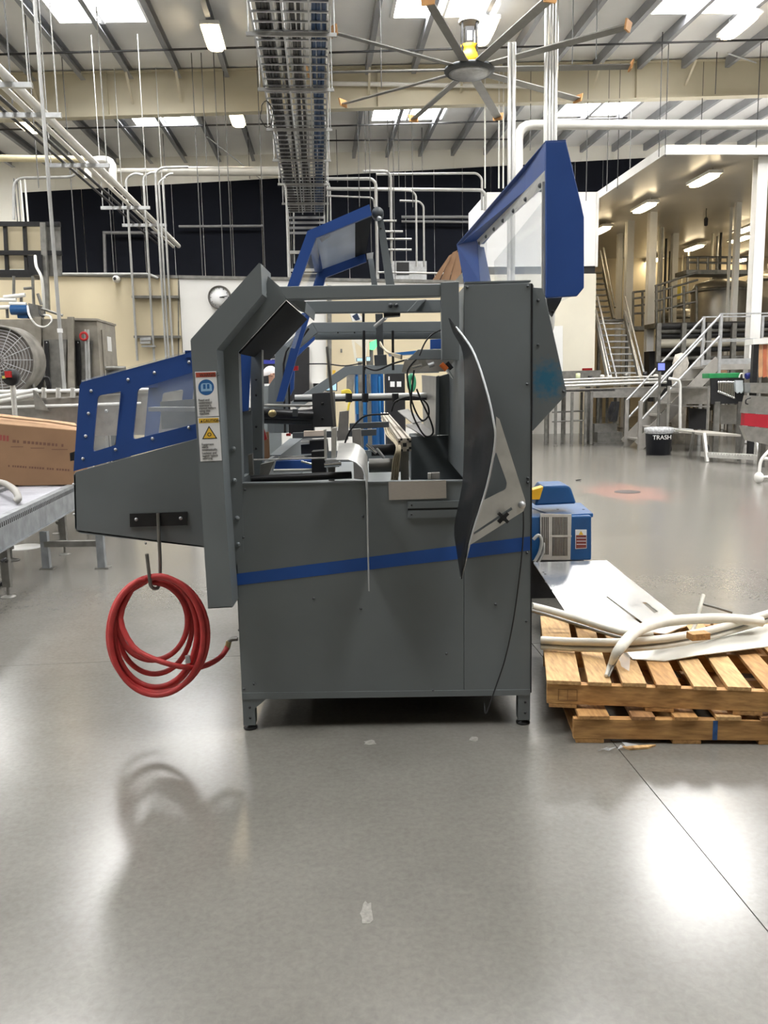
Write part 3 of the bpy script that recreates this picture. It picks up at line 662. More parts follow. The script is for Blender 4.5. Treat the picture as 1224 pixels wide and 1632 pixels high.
# vertical actuator hanging from beam
blk([(611, 497), (638, 495), (638, 503), (612, 505)], 4.25, .08, BLACKM, 'actuator_mount')
blk([(598, 500), (610, 500), (612, 580), (602, 580)], 5.5, .06, GREYD, 'actuator_column'); blk([(596, 566), (616, 565), (617, 582), (597, 583)], 5.4, .1, GREYD, 'actuator_foot')
rod((598, 520), (615, 506), 5.4, 5.3, .012, GALV, 'link_rod')
for x in (580, 626): rod((x, 527), (x + .5, 590), 5.6, 5.6, .009, BLACKM, 'suspension_rod')
for x, y0, y1 in ((579, 480, 640),): rod((x, y0), (x + 1, y1), 6.2, 6.2, .010, BLACKM, 'suspension_rod')
blk([(686, 541), (703, 540), (703, 556), (686, 556)], 5.9, .05, BLUE, 'blue_column')
# ---- warning labels on the hood frame ----
def lab(px, name):
    return K(name, MB().plate(px, YH - .0012, .001), LABELW, hf)
YL = YH - .0016
def flat(px, mt, name, parent, Y=YL): return K(name, MB().plate(px, Y, .0003), mt, parent)
LRED = mat('label_red', (.45, .07, .035), .5, 0, 0); LYEL = mat('label_yellow', (.80, .50, .05), .5, 0, 0); LBLU = mat('label_blue', (.02, .12, .34), .5, 0, 0); LLB = mat('label_pale_blue', (.30, .50, .72), .5, 0, 0)
l1 = lab([(310.5, 592.5), (344.5, 591.5), (349, 663), (315, 664.5)], 'warning_label')
flat([(311.7, 594), (343.6, 593), (344, 600.5), (312.3, 601.5)], LRED, 'label_band', l1)
def circ(cx, cy, r, n=28): return [(cx + r * math.cos(2 * PI * k / n), cy + r * math.sin(2 * PI * k / n)) for k in range(n)]
flat(circ(328.5, 617.3, 12.6), LBLU, 'pictogram', l1)
flat([(320, 615), (321, 612), (323, 611), (333, 610.5), (336, 612), (337.5, 614), (338, 623), (320.5, 624)], LLB, 'book_symbol', l1, YL - .0003)
flat([(323.5, 612.5), (327.5, 612.3), (327.8, 619.8), (323.8, 620)], LBLU, 'book_page', l1, YL - .0006); flat([(329.8, 612.2), (333.5, 612), (334, 619.5), (330, 619.7)], LBLU, 'book_page', l1, YL - .0006)
l2 = lab([(315, 665.5), (349.3, 664.5), (353.5, 734), (319.5, 735.5)], 'caution_label')
flat([(316.5, 667), (348, 666), (348.6, 673.5), (317, 674.5)], LYEL, 'label_band', l2)
flat([(333, 678.5), (346.5, 699), (322, 700)], INK, 'pictogram', l2); flat([(333.2, 681.5), (343.8, 697.8), (324.5, 698.5)], LYEL, 'warning_triangle', l2, YL - .0003)
flat(circ(333.7, 692.5, 3.2, 14), INK, 'hand_symbol', l2, YL - .0006); flat(circ(333.7, 692.5, 2.0, 12), LYEL, 'hand_symbol', l2, YL - .0009)
SLANT = math.radians(0)
def txt(parent, body, x, y, size_px, mt=INK, sx=1.0): 
    P = PY(x, y, YL - .0008); text('lettering', body, P, size_px * 3.43 / FPX * 1.02, mt, parent, sx=sx, ry=math.radians(-1.2))
txt(l1, 'WARNING', 318, 600.3, 6.6, INK, .95)
for i, s_ in enumerate(('Read and', 'understand', "operator's", 'manual before', 'using this', 'machine.')): txt(l1, s_, 316.2 + i * .3, 639.5 + i * 4.3, 5.0, INK, .92)
flat([(319.3, 673.2), (321, 669), (323, 673)], INK, 'caution_triangle', l2, YL - .0004)
txt(l2, 'CAUTION', 323.5, 673, 6.2, INK, .95)
for i, s_ in enumerate(('Equipment', 'starts', 'automatically.', 'Lockout and', 'tagout before', 'servicing.')): txt(l2, s_, 321.5 + i * .3, 710 + i * 4.2 + (1.2 if i > 2 else 0), 5.0, INK, .88)
# air fitting on the cabinet side
fi = K('air_fitting', MB().tube(elbow([PY(379, 1018, 3.75), PY(366, 1019, 3.75), PY(363, 1031, 3.75)], .02), .010, 10), STEELD, M)
K('fitting_ferrule', MB().tube([PY(365, 1022, 3.75), PY(362, 1034, 3.75)], .013, 10), mat('brass', (.45, .36, .18), .35, .8), fi)
bolt(M, PY(381, 1004, 3.75), .006, GREYD)

# loose black cable hanging down the panel
S('cable', 'thin black cable hanging from the shield bracket down the grey panel', 'cable', MB().tube(spl([PY(834, 812, 3.55), PY(834, 850, 3.56), PY(829, 910, 3.56), PY(818, 990, 3.56), PY(805, 1050, 3.56), PY(790, 1095, 3.555), PY(777, 1132, 3.55), PY(773, 1135, 3.55), PY(772, 1120, 3.6)], 5), .0032, 6), BLACK)
# ---- red air hose, coiled on the hook ----
hp = []
random.seed(3)
def ring(cx, cy, rx, ry, a0, a1, n, dY, tw=0):
    return [(cx + rx * math.cos(a), cy + ry * math.sin(a), dY + tw * i / n) for i, a in enumerate([a0 + (a1 - a0) * k / n for k in range(n)])]
TWO = 2 * PI
hp += ring(243, 990, 56, 62, -.5 * PI, 1.5 * PI, 18, 3.60)
hp += ring(248, 1007, 66, 88, -.5 * PI, 1.5 * PI, 20, 3.58)
hp += ring(246, 997, 60, 77, -.5 * PI, 1.5 * PI, 20, 3.62)
hp += ring(252, 1012, 79, 92, -.5 * PI, 1.5 * PI, 22, 3.56)
hp += ring(245, 1010, 72, 90, -.5 * PI, 1.5 * PI, 20, 3.64)
hp += ring(250, 1013, 74, 95, -.5 * PI, 1.5 * PI, 20, 3.54)
hp += [(210, 940, 3.57), (192, 985, 3.55), (212, 1030, 3.52), (245, 1050, 3.50), (285, 1062, 3.52), (320, 1063, 3.60), (348, 1050, 3.70), (360, 1036, 3.74), (362, 1030, 3.75)]
pts = [PY(x, y, Y) for x, y, Y in hp]
pts = [PY(236, 1050, 3.60)][:0] + pts
hose = S('air_hose', 'red rubber air hose coiled on the black hook', 'hose', MB().tube(spl(pts, 3), .0125, 10), RED)
K('hose_ferrule', MB().tube([PY(299, 1045, 3.52), PY(300, 1056, 3.52)], .012, 8), GALV, hose)
# =====================================================================
# PALLETS AND SCRAP BESIDE THE MACHINE
# =====================================================================
def pallet(label, corner, ang, z0, L, D, boards, tilt=0.0, grp='stacked wooden pallets'):
    root = T('wooden_pallet', label, 'pallet', (corner[0], corner[1], z0), grp)
    ex = V((math.cos(ang), math.sin(ang), 0)); ey = V((-math.sin(ang), math.cos(ang), 0)); o = V((corner[0], corner[1], z0))
    def bx(name, x0, x1, y0, y1, za, zb, mt, skew=0):
        c = o + ex * ((x0 + x1) / 2) + ey * ((y0 + y1) / 2) + V((0, 0, (za + zb) / 2))
        return K(name, MB().box(c, (x1 - x0, y1 - y0, zb - za), ang + skew), mt, root, bev=.002)
    for y0 in (0, D / 2 - .02, D - .04):
        bx('stringer', 0, L, y0, y0 + .038, .018, .108, WOODX)
    for x0, wd in boards:
        bx('deck_board', x0 + random.uniform(-.004, .004), x0 + wd, -.01 + random.uniform(-.006, .006), D + .01, .109, .127, random.choice([WOODS[0], WOODS[0], WOODS[1], WOODS[1], WOODS[2]]), random.uniform(-.006, .006))
    for x0 in (.0, L * .33, L * .62, L - .14):
        bx('bottom_board', x0 + .01, x0 + .13, 0, D, 0, .017, WOOD)
    return root, o, ex, ey
random.seed(11)
LB = [(.02, .13), (.24, .10), (.42, .10), (.60, .10), (.78, .10), (.97, .10), (1.12, .10)]
p1, o1, e1x, e1y = pallet('lower wooden pallet resting on the floor with a blue mark', (.80, 3.385), math.radians(-4.0), 0, 1.24, 1.0, LB)
K('paint_mark', MB().prism([o1 + e1x * q + e1y * (-.0015) + V((0, 0, z)) for q, z in ((.585, .02), (.605, .02), (.605, .106), (.585, .106))], e1y * .001), mat('blue_mark', (.03, .10, .28), .7, 0, .3, 30), p1)
UB = [(0, .145), (.175, .10), (.32, .10), (.465, .10), (.61, .095), (.755, .095), (.90, .095), (1.05, .15)]
p2, o2_, e2x, e2y = pallet('upper wooden pallet carrying the steel plate and bent tubes', (.70, 3.475), math.radians(-9.2), .128, 1.24, 1.0, UB)
INKP = mat('stamp_ink', (.20, .11, .05), .8, 0, 0)
mb = MB()
for a, c in (((.05, .035), (.05, .085)), ((.05, .085), (.13, .085)), ((.13, .085), (.13, .035)), ((.13, .035), (.05, .035)), ((.09, .035), (.09, .085))):
    mb.bar(o2_ + e2x * a[0] - e2y * .0005 + V((0, 0, a[1])), o2_ + e2x * c[0] - e2y * .0005 + V((0, 0, c[1])), .0012, .002, (0, -1, 0))
K('stamp', mb, INKP, p2)
S('wood_splinter', 'broken wood splinter lying on the floor against the lower pallet', 'wood', MB().prism([V((.99, 3.325, .001)), V((1.14, 3.335, .001)), V((1.10, 3.31, .001)), V((1.02, 3.30, .001))], (0, 0, .008)), WOODS[0])
WRAP = mat('plastic_wrap', (.75, .78, .80), .15, 0, 0, alpha=.35)
mb = MB()
for k in range(5):
    c = V((.90 + k * .03, 3.31 - .015 * (k % 2), .004)); mb.add([c + V((random.uniform(-.04, .04), random.uniform(-.03, .03), random.uniform(0, .025))) for _ in range(4)], [(0, 1, 2), (0, 2, 3), (1, 2, 3)])
S('plastic_scrap', 'crumpled scrap of clear plastic film at the corner of the lower pallet', 'plastic film', mb, WRAP)
ZD = .128 + .127
# steel plate leaning from the glue unit stand to the pallet
SHEET = mat('polished_sheet', (.74, .74, .74), .16, .85, .05, 8)
PA, PB_, PC, PD = PZ(850, 896, .37), PZ(967, 893, .37), PZ(1096, 996, .285), PZ(913, 992, .285)
pn = (PB_ - PA).cross(PD - PA).normalized();  pn = pn if pn.z > 0 else -pn
root = T('steel_plate', 'polished steel plate with a long slot propped on the upper pallet', 'steel plate', PD)
def onp(x, y, k=.0012):
    d = ray(x, y); t = (PA - CPOS).dot(pn) / d.dot(pn); return CPOS + d * t + pn * k
K('sheet', MB().prism([PA, PB_, onp(1096, 996, 0), onp(1060, 1010, 0), PD], pn * -.006), SHEET, root)
def strip(px, name, mt): return K(name, MB().prism([onp(*q) for q in px], pn * -.0004), mt, root)
DK = mat('slot_dark', (.02, .02, .02), .6, 0, 0)
sheet_ = [o for o in root.children if o.name.startswith('sheet')][0]
for px in ([(965, 951), (968, 950), (1032, 998), (1029, 1000)], [(1023, 960), (1030, 960), (1049, 975), (1043, 977)]):
    c_ = K('cutter', MB().prism([onp(*q_, .02) for q_ in px], pn * -.05), None, root)
    md = sheet_.modifiers.new('cut', 'BOOLEAN'); md.object = c_; md.operation = 'DIFFERENCE'; md.solver = 'EXACT'
    dg = bpy.context.evaluated_depsgraph_get(); dg.update()
    me_ = bpy.data.meshes.new_from_object(sheet_.evaluated_get(dg)); sheet_.modifiers.clear(); sheet_.data = me_
    bpy.data.objects.remove(c_)
for x, y in ((866, 912), (869, 915), (1037, 998), (870, 928), (880, 940)): K('hole', MB().lathe([(0, 0), (.007, 0), (.007, -.0006)], onp(x, y), pn, 10), DK, root)
text('engraving', '143', onp(934, 976), .05, mat('engraved', (.45, .45, .45), .5, 0, 0), root, rx=0, rz=math.radians(-4), extrude=.0002)
# second sheet and bent plastic-covered tubes on the pallet
DULLW = mat('dull_white_sheet', (.66, .64, .58), .35, .3, .08, 8)
tr = [[PZ(*q, z) for q, z in (((1000, 1036), .262), ((1006, 1050), .257), ((1070, 1058), .257))]] 
S('bent_sheet', 'bent dull white sheet lying under the curved tube on the pallet', 'sheet metal',
  MB().loft([[PZ(985, 1022, .29), PZ(1008, 1050, .262)], [PZ(1050, 1020, .31), PZ(1060, 1053, .262)], [PZ(1110, 1013, .31), PZ(1112, 1044, .275)], [PZ(1224, 995, .32), PZ(1224, 1030, .29)]], True, (0, 0, -.004)), DULLW)
TUBEW = mat('white_sleeve', (.78, .75, .66), .45, 0, .10, 14)
def tube_thing(label, pts, r, grp=None, mt=None, name='bent_tube'):
    return S(name, label, 'tube', MB().tube(spl([PZ(x, y, z) for x, y, z in pts], 6), r, 10), mt or TUBEW, grp)
t1 = tube_thing('long white tube curving from the machine side across the upper pallet', [(846, 966, .40), (875, 973, .36), (920, 986, .32), (960, 999, .30), (1000, 1009, .295), (1040, 1010, .295)], .021)
K('steel_liner', MB().tube(spl([PZ(x, y + 5, z - .012) for x, y, z in ((846, 968, .40), (875, 976, .36), (920, 990, .32), (960, 1003, .30), (1000, 1013, .295), (1040, 1014, .295))], 6), .010, 6), STEELD, t1)
cp = spl([PZ(x, y, z) for x, y, z in ((862, 1034, .262), (920, 1037, .268), (990, 1038, .294), (1060, 1032, .302), (1120, 1021, .308), (1180, 1005, .322), (1226, 991, .338))], 6)
t2 = S('edge_channel', 'straight white edged channel lying across the front boards of upper pallet', 'channel', MB().tube([p + V((0, 0, .045)) for p in cp], .018, 10), TUBEW)
K('lower_lip', MB().tube([p + V((0, 0, .008)) for p in cp], .013, 8), TUBEW, t2)
K('channel_slot', MB().tube([p + V((0, .004, .025)) for p in cp], .011, 6), STEELD, t2)
a3 = spl([PZ(x, y, z) for x, y, z in ((966, 1077, .264), (974, 1058, .295), (986, 1036, .385), (1012, 1008, .41), (1050, 993, .40), (1100, 987, .40), (1160, 986, .39), (1215, 991, .37))], 6)
t3 = S('bent_tube', 'thick white curved tube arching over the pallet with a torn end', 'tube', MB().tube(a3, [.007 + .018 * min(1, k / 14) for k in range(len(a3))], 10), TUBEW)
K('torn_end', MB().tube([p + V((.008, -.012, 0)) for p in a3[:12]], [.004 + .0006 * k for k in range(12)], 6), STEELD, t3)
K('torn_wrap', MB().loft([[PZ(984, 1040, .30), PZ(1005, 1040, .30)], [PZ(990, 1062, .27), PZ(1003, 1070, .264)]], True), WRAP, t3)
tube_thing('short white tube standing up from the upper pallet beside the plate', [(1098, 1012, .30), (1106, 1000, .33), (1114, 975, .40), (1121, 948, .47)], .010)
t4 = tube_thing('thin steel rod leaning on the upright white tube', [(1121, 963, .44), (1140, 968, .42), (1166, 976, .38)], .006, mt=STEELD, name='steel_rod')
S('wood_block', 'small wood block lying on the pallet beside the white tube', 'wood', MB().box(PZ(1113, 1013, .384), (.09, .05, .03), .2), WOOD)
# glue unit: blue hot melt melter on a dark stand
g0 = PY(850, 897, 5.75); g1 = PY(945, 897, 5.75); gz = g0.z; gx = g0.x; gw = g1.x - g0.x
def gp_(x, y, Y=5.75): return PY(x, y, Y)
GU = T('glue_melter', 'blue hot melt glue unit with vented grille behind the pallets', 'glue unit', (gx + gw / 2, 5.9, 0))
K('stand', MB().box((gx + gw / 2 - .05, 6.0, gz / 2), (gw, .4, gz - .002)), BLACKM, GU)
K('body', MB().prism([gp_(877, 823), gp_(943, 822), gp_(943, 893), gp_(877, 895)], (0, .42, 0)), MBLUE, GU, bev=.012)
K('body_side', MB().prism([gp_(840, 824), gp_(880, 823), gp_(880, 894), gp_(840, 894)], (0, .40, 0)), MBLUE, GU, bev=.012)
K('upper_housing', MB().prism([gp_(852, 806, 5.86), gp_(856, 792, 5.86), gp_(866, 774, 5.86), gp_(904, 773, 5.86), (gp_(910, 777, 5.86)), gp_(919, 803, 5.86)], (0, .26, 0)), MBLUE, GU, bev=.015)
zl_ = gp_(900, 821).z
K('lid', MB().prism([PZ(879, 821, zl_), PZ(946, 818, zl_), PZ(926, 801, zl_), PZ(848, 800, zl_), PZ(846, 808, zl_)], (0, 0, -.03)), MBLUE, GU, bev=.008)
K('yellow_trim', MB().prism([gp_(846, 782, 5.85), gp_(866, 776, 5.85), gp_(860, 796, 5.85), gp_(846, 796, 5.85)], (0, .1, 0)), YELLOW, GU)
gr = K('grille', MB().plate([(861, 819), (911, 820), (909, 894), (862, 893)], 5.735, .02), ALU, GU)
for k in range(11):
    x = 880.5 + k * 2.25; K('louvre', MB().plate([(x, 824), (x + 1.2, 824), (x + 1.2, 886), (x, 886)], 5.733, .004), BLACKM, gr)
for k in range(4):
    x = 863.5 + k * 3; K('louvre', MB().plate([(x, 824), (x + 1.6, 824), (x + 1.6, 884), (x, 884)], 5.733, .004), BLACKM, gr)
K('grille_bar', MB().plate([(877, 853), (911, 853), (911, 856), (877, 856)], 5.731, .003), ALU, gr)
lb = K('hazard_label', MB().plate([(917, 844), (935, 844), (935, 874), (917, 875)], 5.747, .002), LABELW, GU)
K('label_text_area', MB().plate([(918, 853), (934.5, 853), (934.5, 873), (918, 874)], 5.746, .001), mat('label_brown', (.22, .05, .04), .6), lb)
K('label_triangle', MB().plate([(926, 846), (930, 852.5), (922, 852.5)], 5.746, .001), LYEL, lb)
for y in (857, 862, 867): K('label_line', MB().plate([(919, y), (934, y), (934, y + 1), (919, y + 1)], 5.7455, .0005), LABELW, lb)
K('hose', MB().tube(spl([PY(850, 860, 5.68), PY(858, 853, 5.68), PY(863, 862, 5.68), PY(860, 880, 5.68), PY(852, 895, 5.68)], 5), .012, 8), mat('grey_hose', (.40, .40, .38), .5), GU)
K('hose', MB().tube(spl([PY(866, 865, 5.70), PY(866, 880, 5.70), PY(857, 898, 5.70)], 5), .010, 8), MATS['grey_hose'], GU)
for x, y in ((889, 812), (930, 812)): K('screw_hole', MB().lathe([(0, .004), (.01, .004), (.01, 0)], PZ(x, y, zl_) - V((0, 0, .002)), n=10), BLACK, GU)
K('foot_bracket', MB().plate([(857, 893), (912, 893), (912, 897), (857, 897)], 5.72, .05), BLACKM, GU)

# =====================================================================
# LEFT SIDE: CONVEYORS, BOX, FAN, OVEN
# =====================================================================
zt = .62
a0, a1 = PZ(0, 827, zt), PZ(115, 774, zt)
dv = (a1 - a0).normalized(); nv = V((dv.y, -dv.x, 0))      # nv points right/near
sA, sB = a0 - dv * 1.4, a1 + dv * 1.6
RC = T('roller_conveyor', 'galvanised roller conveyor with slotted side rails under the cardboard box', 'conveyor', ((sA + sB) / 2)[:2] + (0,))
def railpiece(off): 
    mb = MB(); p, q = sA - nv * off, sB - nv * off
    mb.bar(p + V((0, 0, -.115)), q + V((0, 0, -.115)), .006, .23); mb.bar(p - nv * .03, q - nv * .03, .066, .006); mb.bar(p - nv * (-.012) + V((0, 0, -.23)), q + nv * .012 + V((0, 0, -.23)), .03, .006); return mb
RAILM = mat('weathered_rail', (.27, .285, .30), .45, .35, .25, 9)
rl = K('side_rail', railpiece(0), RAILM, RC); rl2 = K('side_rail', railpiece(.62), RAILM, RC)
slot = mesh_of('slot', MB().box((0, 0, 0), (.004, .012, .035), math.atan2(dv.y, dv.x) - PI / 2), DK, V((0, 0, 0)))
L_ = (sB - sA).length
for k in range(int(L_ / .045)):
    inst('slot', slot, rl, sA + dv * (.03 + k * .045) + nv * .004 + V((0, 0, -.045)))
ROLL_ = mat('roller_zinc', (.36, .36, .39), .35, .6, .08, 6)
rme = None
for k in range(int(L_ / .075)):
    p = sA + dv * (.05 + k * .075) - nv * .06 + V((0, 0, -.028)); mb = MB().tube([p, p - nv * .5], .024, 10)
    K('roller', mb, ROLL_, RC)
for t in (.30, .62):
    for off in (.03, .60):
        p = sA + (sB - sA) * t - nv * off
        lg = K('leg', MB().box((p.x, p.y, .24), (.06, .045, .32)), STEELD, RC)
        K('leg_spindle', MB().tube([(p.x, p.y, .012), (p.x, p.y, .09)], .012, 8), STEELD, lg)
        K('foot_pad', MB().lathe([(0, .016), (.02, .016), (.055, .004), (.055, 0), (0, 0)], (p.x, p.y, 0), n=14), STEELD, lg)
# floor stand by the conveyor end
q0, q1 = PZ(75, 906), PZ(163, 905)
FS = T('floor_stand', 'grey welded floor stand of two legs and a crossbar', 'stand', ((q0.x + q1.x) / 2, q0.y, 0))
for q in (q0, q1):
    lg = K('leg', MB().box((q.x, q.y, .165), (.065, .05, .33)), RAILM, FS); K('base_plate', MB().box((q.x + .01, q.y, .004), (.12, .10, .008)), STEELD, lg)
K('crossbar', MB().bar(q0 + V((0, 0, .22)), q1 + V((0, 0, .22)), .05, .05), STEELD, FS)
def adjust_foot(x, y, label, h=.12):
    P = PZ(x, y); S('levelling_foot', label, 'machine foot', MB().lathe([(0, .02), (.02, .02), (.075, .006), (.075, 0), (0, 0)], P, n=16).tube([P + V((0, 0, .015)), P + V((0, 0, h))], .014, 8).box(P + V((0, 0, h)), (.05, .05, .03)), STEELD, 'loose levelling feet')
adjust_foot(95, 850, 'steel levelling foot standing on the floor under the conveyor'); adjust_foot(140, 848, 'steel levelling foot standing on the floor under the conveyor'); adjust_foot(18, 893, 'steel levelling foot standing on the floor under the conveyor')
S('plastic_disc', 'flat white disc lying on the floor under the roller conveyor', 'disc', MB().lathe([(0, .006), (.16, .006), (.17, 0), (0, 0)], PZ(40, 872), n=24), WHITEP)
S('extension_cord', 'dark cord looping down beneath the roller conveyor rail', 'cord', MB().tube(spl([PZ(2, 895, .3), PZ(10, 892, .3), PZ(11, 915, .12), PZ(6, 928, .02), PZ(-4, 932, .02)], 5), .014, 8), BLACK)
S('grey_hose', 'grey hose arching over the rollers below the cardboard box', 'hose', MB().tube(spl([PZ(-6, 768, .72), PZ(10, 772, .74), PZ(24, 782, .72), PZ(29, 794, .67), PZ(24, 800, .643)], 5), .03, 10), MATS['pale_grey_plate'])
# cardboard box on the conveyor
yb_ = 8.15
def cpt(x, y, Y=yb_): return PY(x, y, Y)
CB = T('cardboard_box', 'open brown cardboard box with faded red print on the conveyor', 'box', (cpt(0, 772)[0], yb_ + .2, zt))
bA, bB, bC, bD = cpt(-60, 764), cpt(118, 780), cpt(125, 687), cpt(-60, 671)
bB.z = bA.z = max(zt + .002, min(bA.z, bB.z)); 
dep = V((-.05, .5, 0))
K('front_wall', MB().prism([bA, bB, bC, bD], (0, .006, 0)), CARD, CB)
K('side_wall', MB().prism([bB, bC, bC + dep, bB + dep], (-.006, 0, 0)), CARD, CB)
K('side_wall', MB().prism([bA, bD, bD + dep, bA + dep], (.006, 0, 0)), CARD, CB)
K('back_wall', MB().prism([bA + dep, bB + dep, bC + dep, bD + dep], (0, .006, 0)), CARD, CB)
K('bottom', MB().prism([bA, bB, bB + dep, bA + dep], (0, 0, .006)), CARD, CB)
K('flap', MB().loft([[bD, bC], [cpt(-60, 653, yb_ + .1), cpt(120, 675, yb_ + .1)]], thick=(0, 0, .006)), CARDE, CB)
K('torn_edge', MB().tube([cpt(-50, 670, yb_ - .004), cpt(0, 663.5, yb_ - .004), cpt(45, 668.5, yb_ - .004), cpt(80, 672, yb_ - .004), cpt(124, 679, yb_ - .004)], .012, 5), CARDE, CB)
INKR = mat('faded_red_ink', (.27, .06, .05), .8, 0, 0); INKB = mat('faded_brown_ink', (.15, .075, .05), .8, 0, 0)
def print_line(x0, y0, x1, y1, h, mt, n, seed):
    random.seed(seed); mb = MB(); t = 0
    while t < 1:
        wd = random.uniform(.5, .9) / n
        xa, xb = x0 + (x1 - x0) * t, x0 + (x1 - x0) * min(1, t + wd); ya = y0 + (y1 - y0) * t
        mb.plate([(xa, ya), (xb, ya + .1), (xb, ya + h), (xa, ya + h)], yb_ - .0012, .001); t += wd + .35 / n + (.8 / n if random.random() < .15 else 0)
    K('printed_text', mb, mt, CB)
print_line(0, 693, 15, 695, 9, INKR, 3, 1); print_line(20, 701, 101, 708, 4.5, INKB, 14, 2); print_line(17, 711.5, 118, 718, 1.2, INKB, 3, 3); print_line(13, 741, 112, 748, 3.2, INKB, 26, 4)
# upper conveyor line behind the box
VC = 10.0
UC = T('product_conveyor', 'stainless product conveyor with white guide rails behind the box', 'conveyor', b(-4.0, VC, 0))
def pb(x, y, v=VC): return PB(x, y, v)
K('side_frame', MB().prism([pb(-20, 642), pb(330, 620), pb(330, 690), pb(-20, 700)], DB * .02), STEEL, UC)
K('bed', MB().prism([pb(-20, 640), pb(330, 618), pb(330, 618) + DB * .8, pb(-20, 640) + DB * .8], (0, 0, -.02)), ALU, UC)
for k, (y0, y1, r_) in enumerate(((624.5, 620, .022), (636, 622, .03), (643, 628, .03), (650, 640, .02))):
    K('guide_rail', MB().tube([pb(-20, y0), pb(60 if k in (1, 2) else 330, y1)], r_, 8), WHITEP, UC)
K('deflector', MB().plate([(52, 621), (56, 622), (78, 655), (56, 652)], pb(60, 640).y - .06, .01), STEEL, UC)
for x in (22, 70, 93, 116): K('rail_post', MB().tube([pb(x, 618), pb(x, 634)], .03, 8), ALU, UC)
for x in (150, 170, 232, 262, 290): K('clamp_screw', MB().lathe([(0, -.03), (.02, -.03), (.02, 0), (0, 0)], pb(x, 655), (0, 1, 0), 8), GALV, UC)
for x in (-10, 140, 300):
    P = pb(x, 690); K('leg', MB().box((P.x, P.y, P.z / 2), (.08, .06, P.z)), STEEL, UC)
K('control_panel', MB().plate([(225, 632), (300, 626), (300, 662), (225, 672)], pb(260, 640).y - .08, .06), STEEL, UC)
# big drum fan
FC = PB(8, 575, 11.0); fr = (PB(64, 575, 11.0) - FC).length
DF = T('drum_fan', 'large dusty grey drum fan with a round mesh guard', 'fan', (FC.x, FC.y, 0))
K('shroud', MB().lathe([(fr * .96, -.14), (fr, -.14), (fr, .22), (fr * .96, .22), (fr * .96, -.14)], FC, (0, 1, 0), 40), mat('dusty_grey', (.24, .225, .20), .6, .2, .35, 6), DF)
mb = MB()
for k in range(1, 12): 
    r_ = fr * .95 * k / 11; mb.tube([FC + V((r_ * math.cos(t), -.12 - .05 * (1 - (k / 11) ** 2), r_ * math.sin(t))) for t in [2 * PI * j / 40 for j in range(40)]], .004, 4, closed=True)
for j in range(16):
    t = 2 * PI * j / 16; mb.tube([FC + V((r_ * math.cos(t), -.12 - .05 * (1 - (r_ / fr) ** 2), r_ * math.sin(t))) for r_ in (.05, fr * .5, fr * .95)], .005, 4)
K('mesh_guard', mb, GALV, DF)
for j in range(5):
    t = 2 * PI * j / 5; d = V((math.cos(t), 0, math.sin(t))); e = V((-math.sin(t), 0, math.cos(t)))
    K('blade', MB().prism([FC + d * .08 - e * .05, FC + d * fr * .9 - e * .16 + V((0, .06, 0)), FC + d * fr * .9 + e * .16 - V((0, .06, 0)), FC + d * .08 + e * .05], (0, .01, 0)), MATS['dusty_grey'], DF)
K('dust_screen', MB().lathe([(0, -.115), (fr * .5, -.11), (fr * .94, -.07)], FC, (0, 1, 0), 40), mat('dust_felt', (.17, .155, .14), .8, 0, .5, 7), DF)
K('motor', MB().lathe([(0, -.02), (.10, -.02), (.10, .2), (0, .2)], FC, (0, 1, 0), 16), BLACK, DF)
K('back_plate', MB().lathe([(0, .2), (fr * .95, .2), (fr * .95, .21), (0, .21)], FC, (0, 1, 0), 32), MATS['dusty_grey'], DF)
for s_ in (-1, 1): K('stand_leg', MB().tube([FC + V((s_ * fr * .7, .05, -fr * .6)), V((FC.x + s_ * .5, FC.y + .05, 0))], .025, 8), STEELD, DF)
sw = T('emergency_stop', 'round black stop switch with red knob on a post before the fan', 'switch', PB(16, 640, 9.6))
Pc = PB(17, 601, 9.6)
K('housing', MB().lathe([(0, -.03), (.085, -.03), (.095, 0), (.095, .05), (0, .05)], Pc, (0, 1, 0), 20), BLACK, sw)
K('red_knob', MB().box(Pc + V((.0, -.05, .03)), (.06, .05, .07)), MATS['red_plastic'], sw)
K('yellow_tab', MB().box(Pc + V((-.055, -.04, .0)), (.035, .02, .03)), mat('yellow_green', (.6, .6, .15), .5), sw)
K('post', MB().tube([Pc + V((0, .03, 0)), V((Pc.x, Pc.y + .03, 0))], .03, 8), ALU, sw)
# oven / tunnel housing
OV = T('stainless_oven', 'dull stainless tunnel housing with doors and a red valve wheel', 'oven', b(-4.2, 13.2, 0))
OVM = mat('oven_steel', (.30, .275, .235), .5, .45, .25, 5)
def ovp(px, v, t, mt, name, par=None): return K(name, MB().prism([PB(x, y, v) for x, y in px], DB * t), mt, par or OV)
def down(px): return px
def ovbox(name, x0, x1, y, v, t, mt):   # stands on the floor
    a, c = PB(x0, y, v), PB(x1, y, v); uA, uB = ub(a), ub(c); zz = (a.z + c.z) / 2
    return K(name, MB().bb(uA, uB, v, v + t, 0.0, zz), mt, OV)
ob1 = ovbox('body', -60, 110, 509, 12.6, 2.0, OVM); ob2 = ovbox('body', 110, 154, 511, 12.75, 1.1, OVM)
K('top_cover', MB().prism([PB(112, 510, 12.7), PB(155, 511, 12.7), PB(155, 511, 12.7) + DB * 1.15, PB(112, 510, 12.7) + DB * 1.15], (0, 0, .03)), OVM, ob2)
